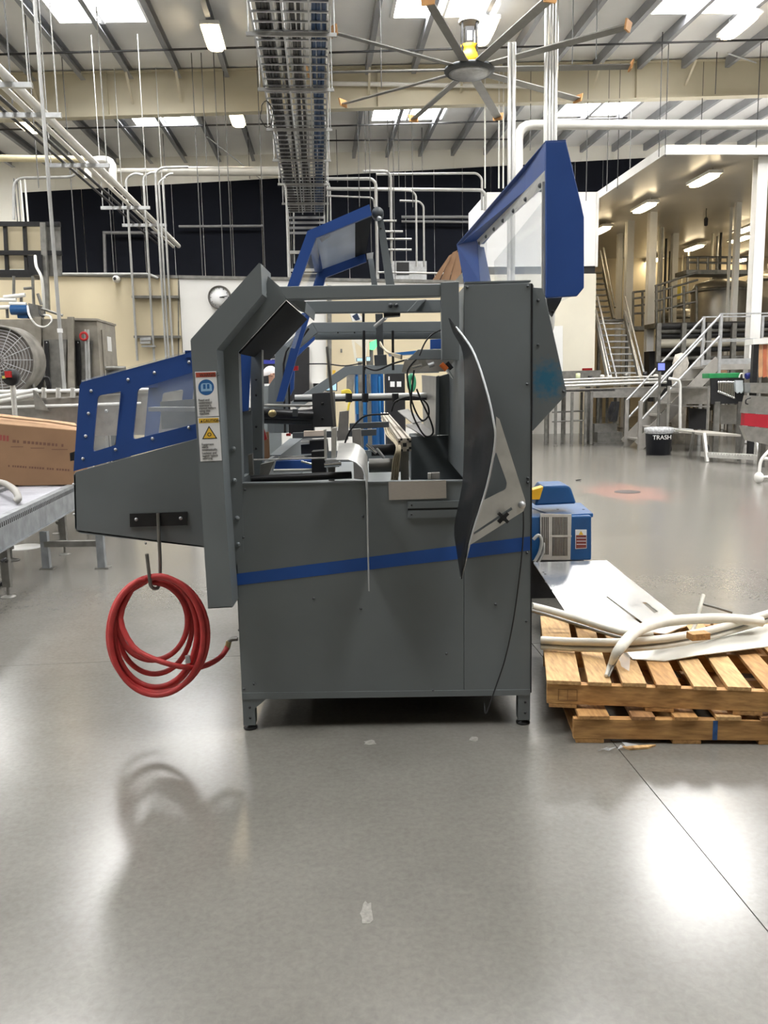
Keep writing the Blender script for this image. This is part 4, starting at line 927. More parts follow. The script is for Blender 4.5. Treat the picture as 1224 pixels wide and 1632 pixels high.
for px, v, nm in (([(68, 541), (106, 541), (104, 625), (72, 625)], 12.55, 'door'), ([(118, 541), (147, 543), (144, 625), (121, 625)], 12.70, 'door')):
    d_ = ovp(px, v, .04, STEELD if nm == 'door' else OVM, nm)
    if nm == 'door':
        xs = [q[0] for q in px]; K('door_edge', MB().plate([(xs[0] + 2, 543), (xs[0] + 9, 543), (xs[0] + 11, 615), (xs[0] + 5, 615)], PB(xs[0], 560, v - .03).y - .01, .01), BLACKM, d_); bolt(d_, PB(xs[0] + 7, 546, v - .03), .02, GALV)
us_ = ub(PB(154, 511, 12.75)); zs_ = PB(154, 511, 12.75).z
K('side_door', MB().bb(us_, us_ + .02, 12.95, 13.75, .1, zs_ - .12), OVM, OV); K('paper_notice', MB().bb(us_ + .02, us_ + .024, 13.2, 13.45, zs_ - .42, zs_ - .2), LABELW, OV)
for x in (60, 112): ovp([(x - 5, 505), (x + 5, 505), (x + 7, 625), (x - 3, 625)], 12.54, .05, OVM, 'corner_post')
K('valve_wheel', MB().lathe([(.035, 0), (.06, -.02), (.07, .0), (.06, .02), (.035, 0)], PB(133.5, 536, 12.6), (0, 1, 0), 16), MATS['red_plastic'], OV)
for x in (136, 140): K('steam_pipe', MB().tube([PB(x, 525, 12.62), PB(x + 3, 615, 12.62)], .02, 8), CONDUIT, OV)
S('oven_stack', 'short grey capped vent standing behind the blue guard', 'vent', MB().lathe([(0, 0), (.13, 0), (.13, PB(184, 584, 12).z - .05), (.14, PB(184, 584, 12).z - .05), (.14, PB(184, 584, 12).z), (0, PB(184, 584, 12).z)], V((PB(184, 584, 12).x, PB(184, 584, 12).y, 0)), n=20), STEELD)
# pump and pipework on top of the oven
PU = T('pump_unit', 'small blue pump with white pipes on top of the stainless oven', 'pump', PB(40, 505, 13.2))
K('motor', MB().tube([PB(18, 494, 13.2), PB(45, 494, 13.2)], .075, 14), MBLUE, PU)
K('motor_base', MB().plate([(26, 496), (44, 496), (44, 507), (28, 507)], PB(35, 500, 13.2).y, .15), MBLUE, PU)
K('pump_block', MB().plate([(45, 483), (60, 486), (62, 507), (47, 507)], PB(55, 495, 13.2).y, .2), STEELD, PU)
for a, c in (((-5, 478), (26, 478)), ((15, 484), (42, 485)), ((-5, 490), (30, 489)), ((6, 474), (40, 470))): K('pipe', MB().tube([PB(*a, 13.2), PB(*c, 13.2)], .03, 8), PIPEW, PU)
for a, c in (((52, 440), (54, 488)), ((22, 440), (22, 470)), ((38, 460), (52, 459)), ((34, 468), (34, 490)), ((11, 490), (12, 507)), ((60, 468), (66, 486)), ((66, 492), (100, 503))): K('bracket_rod', MB().tube([PB(*a, 13.25), PB(*c, 13.25)], .022, 6), STEELD, PU)
K('white_hose', MB().tube(spl([PB(44, 488, 13.1), PB(47, 503, 12.5), PB(58, 518, 12.48), PB(72, 521, 12.48), PB(82, 513, 12.48), PB(80, 504, 12.55), PB(70, 502, 13.1)], 5), .015, 8), PIPEW, PU)
K('white_hose', MB().tube(spl([PB(56, 408, 13.6), PB(58, 425, 13.4), PB(66, 442, 13.3), PB(69, 470, 13.3), PB(70, 496, 13.3)], 5), .022, 8), PIPEW, PU)
K('black_hose', MB().tube(spl([PB(62, 495, 13.1), PB(66, 503, 13.05), PB(71, 503, 13.05), PB(71, 497, 13.1)], 5), .015, 6), BLACK, PU)
mb = MB()
for k in range(3): mb.tube(spl([PB(56 + k * 4, 622, 11.6), PB(60 + k * 4, 605, 11.6), PB(70 + k * 3, 602, 11.6), PB(76 + k * 2, 612, 11.6), PB(76 + k * 2, 625, 11.6)], 4), .018, 6)
K('cable_loops', mb, BLACK, OV)
# steel framework with cream infill above the oven
FW = T('panel_framework', 'dark steel frame with cream infill panels above the oven', 'framework', PB(40, 440, 16.5))
for x in (8, 39): K('upright', MB().bar(PB(x, 355, 16.5), PB(x + 4, 440, 16.5), .06, .06), BLACKM, FW)
K('upright', MB().bar(PB(69, 355, 16.4), PB(75, 496, 16.4), .10, .08), STEELD, FW)
for y, x1 in ((357, 96), (403, 98)): K('crossbar', MB().bar(PB(-15, y, 16.45), PB(x1, y + .5, 16.45), .08, .08), BLACKM, FW)
K('walkway', MB().prism([PB(-15, 430, 16.3), PB(52, 430, 16.3), PB(52, 442, 16.3), PB(-15, 442, 16.3)], DB * .4), BLACKM, FW)
for x0, x1, y0, y1 in ((-15, 7, 359, 401), (10, 37, 359, 401), (42, 66, 359, 401), (-15, 10, 405, 429), (13, 40, 405, 429)): K('infill_panel', MB().prism([PB(x, y, 16.55) for x, y in ((x0, y0), (x1, y0), (x1 + 1.5, y1), (x0 + 1.5, y1))], DB * .02), CREAMW, FW)
K('dark_infill', MB().prism([PB(x, y, 16.55) for x, y in ((72, 359), (96, 359), (99, 440), (76, 440))], DB * .02), STEELD, FW)
K('junction_box', MB().prism([PB(x, y, 16.3) for x, y in ((44, 408), (66, 406), (67, 438), (47, 438))], DB * .15), BLACKM, FW)
# =====================================================================
# OVERHEAD: LAMPS, FAN, TRAYS, PIPES
# =====================================================================
WARM = mat('fluorescent_diffuser', (.9, .85, .7), .4, 0, 0, emit=(1, .80, .50), es=TUBE_L)
def rpt(x, y, dz=-.25):
    z = 8.62
    for _ in range(12):
        P = PZ(x, y, z); z = roofz(ub(P), vb(P)) + dz
    return P
def lamp(P, ln, wd, label, grp, hang=.2, name='ceiling_lamp'):
    r_ = T(name, label, 'lamp', P, grp); u, v = ub(P), vb(P)
    K('housing', MB().bb(u - wd / 2, u + wd / 2, v - ln / 2, v + ln / 2, P.z + .03, P.z + .10), WHITEP, r_)
    pts = []
    for k in range(20):
        t = 2 * PI * k / 20; cu, sv = math.cos(t), math.sin(t)
        pts.append(b(u + (wd / 2 - .02) * math.copysign(abs(cu) ** .5, cu), v + (ln / 2 - .02) * math.copysign(abs(sv) ** .5, sv), P.z - .02))
    K('diffuser', MB().prism(pts, (0, 0, .05)), WARM, r_)
    for dv_ in (-ln * .35, ln * .35): K('hanger', MB().tube([b(u, v + dv_, P.z + .09), b(u, v + dv_, P.z + .09 + hang)], .012, 6), GALV, r_)
for x, y, lb_ in ((340, 62, 'warm fluorescent lamp under the roof left of the cable tray'), (378, 191, 'warm fluorescent lamp under the roof beyond the deep girder'),
                  (773, 53, 'bright fluorescent lamp hanging beside the big ceiling fan'), (1178, 43, 'bright fluorescent lamp under the roof beside the right skylight'), (42, 201, 'warm fluorescent lamp seen beyond the sloping pipes')):
    lamp(rpt(x, y, -.35), 1.2, .36, lb_, 'fluorescent lamps under the roof', .22)
# ceiling fan
fc = PB(748, 112, 16.0); FR = 2.92
CF = T('ceiling_fan', 'huge ten-bladed ceiling fan with yellow motor and orange blade tips', 'fan', fc)
K('hub', MB().lathe([(0, -.06), (.42, -.06), (.46, -.02), (.46, .02), (.30, .05), (0, .05)], fc, n=28), GREYD, CF)
K('hub_cover', MB().lathe([(0, -.10), (.30, -.10), (.38, -.06), (0, -.06)], fc, n=28), GALV, CF)
K('motor', MB().lathe([(0, .06), (.14, .06), (.19, .16), (.15, .28), (.12, .36), (.16, .42), (0, .42)], fc, n=20), YELLOW, CF)
K('motor_frame', MB().box(fc + V((-.13, 0, .55)), (.03, .16, .5)).box(fc + V((.13, 0, .55)), (.03, .16, .5)).box(fc + V((0, 0, .55)), (.16, .16, .34)), BLACKM, CF)
K('drive_label', MB().box(fc + V((0, -.085, .56)), (.09, .006, .16)), LABELW, CF)
K('drop_tube', MB().lathe([(.19, .80), (.19, .84), (.07, 1.08), (.055, 1.12), (.055, 1.55), (0, 1.55)], fc, n=16), PIPEW, CF)
TIPO = mat('orange_winglet', (.62, .33, .13), .6)
for k in range(10):
    a = math.radians(36 * k); d = V((math.cos(a), math.sin(a), 0)); e = V((-math.sin(a), math.cos(a), 0)) 
    bl = K('blade', MB().prism([fc + d * .4 + e * .08 + V((0, 0, -.01)), fc + d * .4 - e * .08 + V((0, 0, .015)), fc + d * FR - e * .08 + V((0, 0, .015)), fc + d * FR + e * .08 + V((0, 0, -.015))], (0, 0, .02)), mat('blade_grey', (.24, .235, .22), .45, .4), CF)
    K('winglet', MB().prism([fc + d * FR + e * .10 + V((0, 0, -.05)), fc + d * FR - e * .10 + V((0, 0, -.05)), fc + d * (FR + .03) - e * .12 + V((0, 0, .10)), fc + d * (FR + .03) + e * .12 + V((0, 0, .10))], d * .03), TIPO, bl)
# cable tray
CT = T('cable_tray', 'long overhead ladder cable tray loaded with cables', 'cable tray', b(-.22, 15, 6.0))
TU0, TU1, TZ = -.70, .25, 6.0
for u in (TU0, -.32, .0, TU1): K('side_rail', MB().bb(u - .012, u + .012, 6.0, 22.9, TZ, TZ + .10), GALV, CT)
k = 0; v = 6.1
rung = None
while v < 22.9:
    K('rung', MB().bb(TU0, TU1, v, v + .03, TZ + .01, TZ + .03), GALV, CT); v += .28
BLUEC = mat('blue_cable', (.03, .07, .16), .5)
for i, (u, r_, mt) in enumerate(((-.62, .02, DARKPIPE), (-.55, .025, BLACK), (-.47, .02, DARKPIPE), (-.40, .02, CONDUIT), (-.25, .02, CONDUIT), (-.18, .015, BLACK), (-.08, .02, CONDUIT), (.06, .03, BLUEC), (.12, .03, BLUEC), (.18, .03, BLUEC), (-.59, .028, BLACK), (-.51, .03, BLACK), (-.21, .03, DARKPIPE), (-.13, .025, DARKPIPE), (-.36, .028, BLACK))):
    pts = [b(u + .012 * math.sin(v * 1.3 + i * 2), v, TZ + .03 + r_) for v in [6.0 + q * 1.4 for q in range(13)]]
    K('tray_cable', MB().tube(pts, r_, 6), mt, CT)
for v in (7.4, 9.4, 11.4, 13.4, 15.4, 17.4, 19.4, 21.4):
    tz_ = K('trapeze', MB().bb(TU0 - .1, TU1 + .1, v, v + .04, TZ - .05, TZ - .005), CONDUIT, CT)
    for u in (TU0 - .07, TU1 + .07): K('hanger_rod', MB().tube([b(u, v + .02, TZ - .05), b(u, v + .02, roofz(u, v) - .22)], .010, 6), CONDUIT, tz_)
for u in (TU0, TU1): K('drop_rail', MB().bb(u - .02, u + .02, 22.9, 22.95, 3.9, TZ + .1), CONDUIT, CT)
for k in range(4): K('drop_rung', MB().bb(TU0, TU1, 22.9, 22.93, TZ - .1 - k * .13, TZ - .04 - k * .13), PURL, CT)
K('drop_frame', MB().bb(TU0 + .02, TU1 - .02, 22.86, 22.9, 4.55, 4.62).bb(TU0 + .02, TU1 - .02, 22.86, 22.9, 4.9 - .42, 4.9 - .4).bb(TU0 + .02, TU1 - .02, 22.86, 22.9, 5.0, 5.08), CONDUIT, CT)
# coil of wire hanging by the tray
c0 = PB(425, 182, 14); S('wire_coil', 'coil of wire hanging beside the cable tray', 'cable', MB().tube([c0 + V((.10 * math.cos(t) + .01 * math.sin(5 * t), .03 * math.sin(3 * t), .19 * math.sin(t))) for t in [2 * PI * j / 48 * 3 for j in range(48)]], .008, 5), BLACK)
# sloping pipe rack at left (pipes run into the hall)
PR = [((3, 115), .055, PIPEW, 'thick white pipe of the sloping overhead rack'), ((-12, 122), .035, PIPEW, 'thinner white pipe beside the thick one on the overhead rack'),
      ((0, 155), .026, DARKPIPE, 'upper black pipe of the overhead rack on struts'), ((0, 171), .022, DARKPIPE, 'lower black pipe of the overhead rack on struts')]
for (px, r_, mt, lb_) in PR:
    zp = 5.11 + r_ - .002; P = PZ(*px, zp); u = ub(P)
    S('overhead_pipe', lb_, 'pipe', MB().tube([b(u, 7.5, zp), b(u, 22.5, zp)], r_, 10), mt, 'pipes of the overhead rack')
for v in (10.6, 11.7, 14.2, 17.4, 19.2):
    st_ = T('pipe_support', 'galvanised strut hanging on rods under the overhead pipes', 'pipe support', b(-3.6, v, 5.05), 'struts of the overhead rack')
    K('strut', MB().bb(-4.2, -3.25, v, v + .05, 5.05, 5.11), GALV, st_)
    for u in (-4.16, -3.29): K('rod', MB().tube([b(u, v + .02, 5.1), b(u, v + .02, roofz(u, v) - .21)], .009, 6), CONDUIT, st_)
def pipe(label, px, v, r_, mt, grp='wall and overhead pipes', rad=.2, name='pipe', n=8):
    return S(name, label, 'pipe', MB().tube(elbow([PB(x, y, v) for x, y in px], rad), r_, n), mt, grp)
pipe('cream pipe running along the cream wall with a white elbow', [(-10, 252), (139, 254)], 17.2, .065, mat('cream_pipe', (.70, .62, .40), .4))
pipe('white elbow pipe joining the sloping rack to the cream pipe', [(140, 285), (140, 256), (180, 254), (180, 292)], 17.2, .075, PIPEW)
pipe('fat grey insulated duct pipe crossing before the dark wall', [(268, 273), (462, 273)], 20.4, .105, mat('grey_duct', (.52, .51, .47), .4, .2, .08, 3))
pipe('slim white pipe feeding the fat grey duct', [(184, 272), (270, 272)], 20.4, .05, PIPEW)
for px, r_ in (([(228, 279), (215, 276), (211, 284), (219, 575)], .024), ([(249, 275), (240, 275), (234, 282), (246, 575)], .024), ([(300, 266), (258, 267), (253, 274), (265, 575)], .024), ([(264, 284), (262, 284), (261, 290), (269.5, 575)], .022), ([(276, 277), (271, 277), (268, 284), (276, 575)], .022)):
    a = PB(*px[-1], 17.85); top = PB(*px[-2], 17.85); top.x, top.y = a.x, a.y
    S('conduit', 'steel conduit bending down the cream wall by the clock', 'pipe', MB().tube(elbow([PB(*px[0], 17.85), PB(*px[1], 17.85), top, a], .12), r_, 8), CONDUIT, 'conduits down the cream wall')
for y, x0, x1 in ((473.5, 211, 285), (537, 214, 288)): S('conduit_strut', 'dark strut clamping the wall conduits', 'strut', MB().bar(PB(x0, y, 17.937), PB(x1, y, 17.937), .13, .05), STEELD, 'struts behind the wall conduits')
S('wall_box', 'small stack of steel boxes on the cream wall under the conduits', 'junction box', MB().bar(PB(224, 541, 17.8), PB(241, 540, 17.8), .12, .06).bar(PB(224, 546, 17.8), PB(240, 546, 17.8), .1, .05).bar(PB(226, 552, 17.8), PB(248, 552, 17.8), .1, .03), GALV)
pipe('thin conduit lying along the top of the cream wall', [(74, 437), (238, 437), (252, 444)], 17.95, .03, CONDUIT)
CV = [20.5, 20.5, 20.84, 20.72, 20.64, 20.6, 20.98, 20.94, 21.04, 18.09, 22.965]
CLAB = ['thick conduit dropping behind the raised guard hinge', 'bright conduit bending down just beside the hinge conduit', 'topmost conduit running across to the cold room', 'fat horizontal conduit ending at the cold room', 'short thin conduit ending above the raised guard', 'conduit dropping past the ladder-like crossbars', 'low bent conduit dropping to the small dark window',
        'short conduit dropping at the end of the cable tray', 'short conduit dropping at the end of the cable tray', 'long conduit hanging beside the tray drop frame', 'long conduit hanging beside the tray drop frame']
for px, r_ in (([(520, 285), (592, 285), (599, 292), (602, 452)], .055), ([(578, 273), (616, 273), (623, 280), (624, 420)], .045), ([(600, 278), (760, 276), (768, 284), (768, 335)], .04), ([(520, 301), (767, 303), (774, 310), (773, 335)], .06),
               ([(520, 312), (592, 315), (596, 320), (597, 330)], .03), ([(602, 302), (656, 304), (663, 311), (664, 425)], .035), ([(637, 320), (668, 321), (675, 328), (676, 425)], .035), ([(519, 290), (524, 293), (526, 300), (527, 356)], .03), ([(517, 288), (521, 291), (522, 300), (522, 356)], .03), ([(452, 292), (456, 300), (460, 445)], .03), ([(465, 298), (467.5, 305), (469, 420)], .03)):
    CL = CLAB.pop(0); pipe(CL, px, CV.pop(0), r_ * .68, CONDUIT, 'conduits before the dark wall', .12)
for a, c in (((608, 352), (632, 352)), ((614, 369), (642, 369)), ((616, 381), (656, 381)), ((619, 398), (656, 398)), ((602, 434), (720, 436))):
    S('crossbar', 'short bright crossbar clamped between the conduits', 'pipe', MB().tube([PB(*a, 20.45), PB(*c, 20.45)], .024, 8), CONDUIT, 'crossbars between conduits')
for a, c, r_ in (((285, 361), (420, 360), .04), ((640, 346), (760, 346), .05), ((640, 353), (755, 354), .04), ((164, 371), (258, 371), .05), ((166, 371), (168, 437), .05)):
    S('dark_pipe', 'dim pipe fixed along the dark end wall', 'pipe', MB().tube([PB(*a, 27.3), PB(*c, 27.3)], r_, 8), mat('dim_pipe', (.16, .16, .165), .6), 'dim pipes on the dark wall')
# bright riser tubes by the right guard
def vert(x, y0, y1, v): 
    a = PB(x, y1, v); t_ = PB(x, y0, v); return V((a.x, a.y, t_.z)), a
for x, y0, r_ in ((811.5, 68, .034), (818, 68, .038), (868.5, -12, .036), (874.3, -12, .027), (878.9, -12, .024), (884, -12, .034)):
    t_, a = vert(x, y0, 300, 15.2); a.z = 0.0; path = [t_, a] if x < 850 else elbow([t_, V((a.x, a.y, 2.45)), b(ub(a) + .22, 20.63, 2.45)], .25)
    S('riser_pipe', ('polished riser tube of the pair' if x < 850 else 'polished riser tube of the tight cluster') + ' behind the right blue guard', 'pipe', MB().tube(path, r_, 12), mat('riser', (.80, .80, .78), .2, .5, .05, 3), 'polished riser pair' if x < 850 else 'polished riser cluster')
pipe('white insulated pipe crossing under the roof to the right', [(826, 300), (826, 199), (1230, 199)], 17.6, .095, PIPEW, rad=.3, n=14)
pipe('thin pale pipe crossing before the deep girder', [(520, 133), (840, 138)], 19.85, .05, PIPEW)
for y0, y1, v, x0, x1, lb_ in ((87, 75, 18.1, -5, 420, 'black sprinkler pipe before the girder left of the cable tray'), (84, 63, 18.1, 520, 1230, 'long black sprinkler pipe behind the ceiling fan'), (207, 197, 23.4, -5, 455, 'black sprinkler pipe beyond the girder left of the cable tray'), (201, 188, 23.7, 520, 1000, 'black sprinkler pipe beyond the girder under the far skylights'), (224, 222, 25.2, 520, 820, 'black sprinkler pipe just before the end wall')):
    S('sprinkler_pipe', lb_, 'pipe', MB().tube([PB(x0, y0, v), PB(x1, y1, v)], .022, 8), DARKPIPE, 'sprinkler pipes under the roof')
# drop rods
for i, (x, y0, y1, v, mt) in enumerate([(263, 238, 275, 25, DARKPIPE), (398, 232, 285, 25, DARKPIPE), (323, 198, 440, 19, CONDUIT), (329, 198, 260, 19, CONDUIT), (357, 225, 442, 19, CONDUIT), (371, 290, 442, 19.5, CONDUIT), (182, 300, 437, 18.2, CONDUIT), (423, 290, 443, 19.5, CONDUIT),
        (538, 235, 290, 25, DARKPIPE), (673, 235, 275, 25, DARKPIPE), (573, 195, 330, 20.2, CONDUIT), (583, 195, 275, 20.2, CONDUIT), (593, 200, 450, 20.2, CONDUIT), (620, 195, 330, 20.2, CONDUIT), (630, 200, 450, 20.2, CONDUIT), (636, 195, 300, 20.2, CONDUIT), (658, 190, 330, 20.2, CONDUIT), (773, 238, 300, 20, PIPEW), (795, 235, 300, 20, PIPEW), (802, 235, 300, 20, PIPEW),
        (950, 0, 95, 15, CONDUIT), (912, 80, 102, 15, CONDUIT), (608, 20, 140, 16, CONDUIT), (880, 240, 300, 24, DARKPIPE), (934, 230, 320, 20, CONDUIT), (967, 195, 305, 20, CONDUIT), (984, 215, 300, 20, DARKPIPE), (1003, 262, 300, 22, CONDUIT), (1050, 155, 250, 18.3, DARKPIPE), (1060, 155, 250, 18.3, DARKPIPE), (1116, 218, 245, 20, DARKPIPE), (1205, 155, 235, 18.4, DARKPIPE), (845, 140, 240, 20, CONDUIT), (1140, 90, 150, 19.5, CONDUIT), (20, 130, 165, 12, CONDUIT), (62, 240, 300, 17, CONDUIT), (124, 235, 440, 19, CONDUIT), (38, 284, 356, 17.3, PIPEW), (45, 284, 356, 17.3, PIPEW), (81, 283, 356, 17.3, PIPEW), (33, 284, 356, 17.3, CONDUIT), (28, 284, 356, 17.3, CONDUIT)]):
    t_, a = vert(x, y0, y1, v); t_.z = roofz(ub(t_), vb(t_)) - .01 if v != 17.3 else t_.z
    if a.z > t_.z - .1: continue
    zone = 'left of the cable tray' if x < 440 else ('among the conduits right of the cable tray' if x < 760 else 'beyond the right blue guard')
    kind_ = 'white' if mt is PIPEW else ('black' if mt is DARKPIPE else 'grey')
    lab_ = 'thin %s hanger rod dropping from the roof %s' % (kind_, zone)
    S('hanger_rod', lab_, 'rod', MB().tube([t_, a], .018 if mt is PIPEW else .010, 6), RODM if mt is CONDUIT else mt, 'rods: ' + lab_)
t_, a = vert(103, -8, 622, 10.6)
pd = S('power_drop', 'long thin power drop pole reaching from roof to conveyor', 'pole', MB().tube([t_, a], .024, 8), CONDUIT)
K('drop_tag', MB().box(V((a.x, a.y, PB(98, 527, 10.6).z)), (.05, .05, .05)), LABELW, pd)
pipe('grey conduit rail bending along the cream wall top corner', [(22, 350), (22, 284), (122, 282), (124, 250)], 17.3, .03, CONDUIT)
# wall clock and camera
ck = PB(350, 474, 17.9); CK = T('wall_clock', 'round white wall clock with a dark rim', 'clock', ck); cr = 17 * 18.3 / FPX
K('rim', MB().lathe([(cr * .88, -.03), (cr, -.05), (cr * 1.03, 0), (cr * 1.03, .05), (0, .05)], ck, (0, 1, 0), 32), mat('clock_rim', (.10, .09, .08), .4), CK)
K('face', MB().lathe([(0, -.012), (cr * .9, -.012), (cr * .9, 0)], ck, (0, 1, 0), 32), LABELW, CK)
for k in range(12):
    t = 2 * PI * k / 12; d = V((math.sin(t), 0, math.cos(t))); K('hour_mark', MB().bar(ck + d * cr * .72 + V((0, -.014, 0)), ck + d * cr * .82 + V((0, -.014, 0)), .012, .004, (0, -1, 0)), INK, CK)
for ang, ln, nm in ((95, .45, 'hour_hand'), (82, .68, 'minute_hand')):
    t = math.radians(ang); d = V((math.sin(t), 0, math.cos(t))); K(nm, MB().bar(ck + V((0, -.018, 0)), ck + d * cr * ln + V((0, -.018, 0)), .018, .004, (0, -1, 0)), INK, CK)
cm = PB(186, 445, 17.9); CMR = T('security_camera', 'small white dome camera on the cream wall top', 'camera', cm)
K('body', MB().lathe([(0, -.14), (.05, -.12), (.07, -.05), (.07, .05), (0, .05)], cm, (0, 1, 0), 14), WHITEP, CMR); K('lens', MB().lathe([(0, -.15), (.03, -.14), (.035, -.12)], cm, (0, 1, 0), 12), BLACK, CMR)

# =====================================================================
# RIGHT: ANNEX UNDER THE SUSPENDED CEILING
# =====================================================================
ZC = 6.4
cP = PZ(1060, 245, ZC); UC0, VC0 = ub(cP), vb(cP)
ANX = mat('annex_panel', (.58, .56, .53), .30, .1, .06, 1)
an = S('ceiling_annex', 'suspended grey panel ceiling over the tank area with white edge', 'ceiling', MB().bb(UC0, U1, VC0, 39.5, ZC, ZC + .16), ANX, kind='structure')
K('white_edge', MB().bb(UC0 - .02, U1, VC0 - .02, VC0, ZC - .02, ZC + .18), WHITEP, an); K('white_edge', MB().bb(UC0 - .02, UC0, VC0, 39.5, ZC - .02, ZC + .18), WHITEP, an)
ANXW = mat('annex_wall_cream', (.64, .57, .43), .6, 0, .1, .6)  # even cream base colour of the annex walls
S('wall_annex_back', 'cream back wall of the tank area', 'wall', MB().bb(UC0, U1, 34, 34.2, 0, ZC), ANXW, kind='structure')
S('wall_annex_side', 'cream side wall behind the white cold room', 'wall', MB().bb(UC0 - .1, UC0, 23.2, 34, 0, ZC), ANXW, kind='structure')
S('floor_annex', 'concrete floor of the tank area', 'floor', MB().bb(UC0 - 1, U1, 27.6, 39.5, -.1, 0), FLOORM, kind='structure')
for x, y, lb_ in ((1122, 288, 'lamp under the annex ceiling nearest its front edge'), (1027, 332, 'lamp under the annex ceiling beside the lit white column'), (958, 368, 'lamp under the annex ceiling beside the white cold room'), (1188, 367, 'lamp under the annex ceiling beside the slim right column'), (1106, 396, 'lamp over the railed tank platform'), (1187, 414, 'low looking lamp beyond the tank railings'), (1043, 416, 'lamp behind the lit white column'), (1180, 382, 'thin lamp strip seen between the annex lamps')):
    P = PZ(x, y, ZC - .2); v_ = min(vb(P), 33.3)
    lamp(P, 1.25, .34, lb_, 'lamps of the annex ceiling', .10)
def column(x, ytop, label, wd, v=None, mt=WHITEP):
    P = PZ(x, ytop, ZC) if v is None else PB(x, ytop, v); u, v_ = ub(P), vb(P)
    r_ = T('steel_column', label, 'column', b(u, v_, 0), 'columns of the annex')
    K('flange', MB().bb(u - wd / 2, u + wd / 2, v_ - wd / 2, v_ - wd / 2 + .015, .02, ZC - .005), mt, r_); K('flange', MB().bb(u - wd / 2, u + wd / 2, v_ + wd / 2 - .015, v_ + wd / 2, .02, ZC - .005), mt, r_)
    K('web', MB().bb(u - .01, u + .01, v_ - wd / 2, v_ + wd / 2, .02, ZC - .005), mt, r_); K('base_plate', MB().bb(u - wd * .8, u + wd * .8, v_ - wd * .8, v_ + wd * .8, 0, .02), STEELD, r_)
column(1213, 250, 'bright white steel column at the annex front edge', .24, VC0 + .3); column(1040, 338, 'warm lit white column near the back stairs', .22); column(1004, 352, 'pale column behind the back stairs', .22); column(1177, 322, 'slim pale column between the annex lamps', .14); column(988, 372, 'narrow pale column beyond the back stairs', .16)
column(1076, 372, 'faint pale column deep under the annex ceiling', .2); column(1166, 330, 'thin grey post beside the slim pale column', .06)
for i, (x, y) in enumerate([(992, 375), (998, 368), (1052, 360), (1056, 362), (1062, 380), (1136, 372), (1144, 376), (1150, 360), (1090, 380), (1098, 392), (1068, 400)]):
    P = PZ(x, y, ZC) if i not in (7, 8) else PB(x, y, (28.2, 33.2)[i - 7]); S('annex_pipe', 'thin vertical pipe standing deep in the tank area', 'pipe', MB().tube([b(ub(P), min(vb(P), 33.5), .02), b(ub(P), min(vb(P), 33.5), ZC - .01)], .045, 8), [CONDUIT, DARKPIPE, CREAM][i % 3], 'vertical pipes of the tank area')
dl = PZ(1126, 332, ZC); S('hanging_sensor', 'small black sensor hanging from the annex ceiling', 'sensor', MB().tube([dl, dl - V((0, 0, .25))], .012, 6).lathe([(0, -.5), (.05, -.48), (.06, -.3), (.03, -.25), (0, -.25)], dl, n=12), BLACK)
# white cold room
CRM = T('cold_room', 'white insulated cold room with a dark band behind the blue guard', 'cold room', PB(880, 620, 20.6)[:2] + (0,))
uA, uB = ub(PB(776, 350, 20.6)), ub(PB(953, 350, 20.6)); zt_, zm = PB(930, 306, 20.6).z, PB(930, 432, 20.6).z
WROOM = mat('cold_room_white', (.82, .82, .81), .35, 0, .03, 1)
K('upper_panel', MB().bb(uA, uB, 20.6, 23.1, zm + .12, zt_), WROOM, CRM); K('edge_trim', MB().bb(uB - .05, uB + .01, 20.58, 20.6, zm + .1, zt_), WHITEP, CRM)
K('black_band', MB().bb(uA + .05, uB - .03, 20.66, 23.0, zm - .06, zm + .12), BLACKM, CRM)  # solid black band filling the gap between upper panel and lower wall
uL, uR = ub(PB(870, 520, 20.6)), ub(PB(949, 520, 20.6))
zl = PB(930, 593, 20.6).z
K('lower_wall', MB().bb(uA, uR, 20.62, 21.5, zl, zm - .06), CREAM, CRM)
for u_ in (uA + .1, uL + .1, uR - .1):
    for v_ in (20.8, 22.9): K('support_post', MB().bb(u_ - .05, u_ + .05, v_ - .05, v_ + .05, 0, zm - .05), STEELD, CRM); K('red_strip', MB().prism([PB(x, y, 20.6) for x, y in ((928, 587), (944, 586.5), (944, 590), (928, 590.5))], DB * .01), MATS['red_plastic'], CRM)
K('white_door', MB().prism([PB(x, y, 20.57) for x, y in ((880, 520), (897, 519), (897, 600), (880, 600))], DB * .04), WROOM, CRM)
K('kick_panel', MB().prism([PB(x, y, 20.55) for x, y in ((880, 592), (958, 590), (958, 612), (880, 612))], DB * .05), STEELD, CRM)
S('wall_low_white', 'low white wall panel behind the filling conveyor legs', 'wall', MB().bb(ub(PB(760, 650, 24)), ub(PB(945, 650, 24)), 24, 24.2, 0, 1.35), WHITW, kind='structure')
S('cardboard_stack', 'leaning stack of flat brown cardboard behind the machine', 'cardboard', MB().prism([PB(x, y, 18.03) for x, y in ((689, 447), (716, 407), (721, 404), (700, 447))], DB * .05).prism([PB(x, y, 18.1) for x, y in ((702, 447), (722, 402), (729, 399), (716, 447))], DB * .06).prism([PB(x, y, 18.14) for x, y in ((717, 447), (728, 402), (735, 399), (735, 447))], DB * .04), CARD)
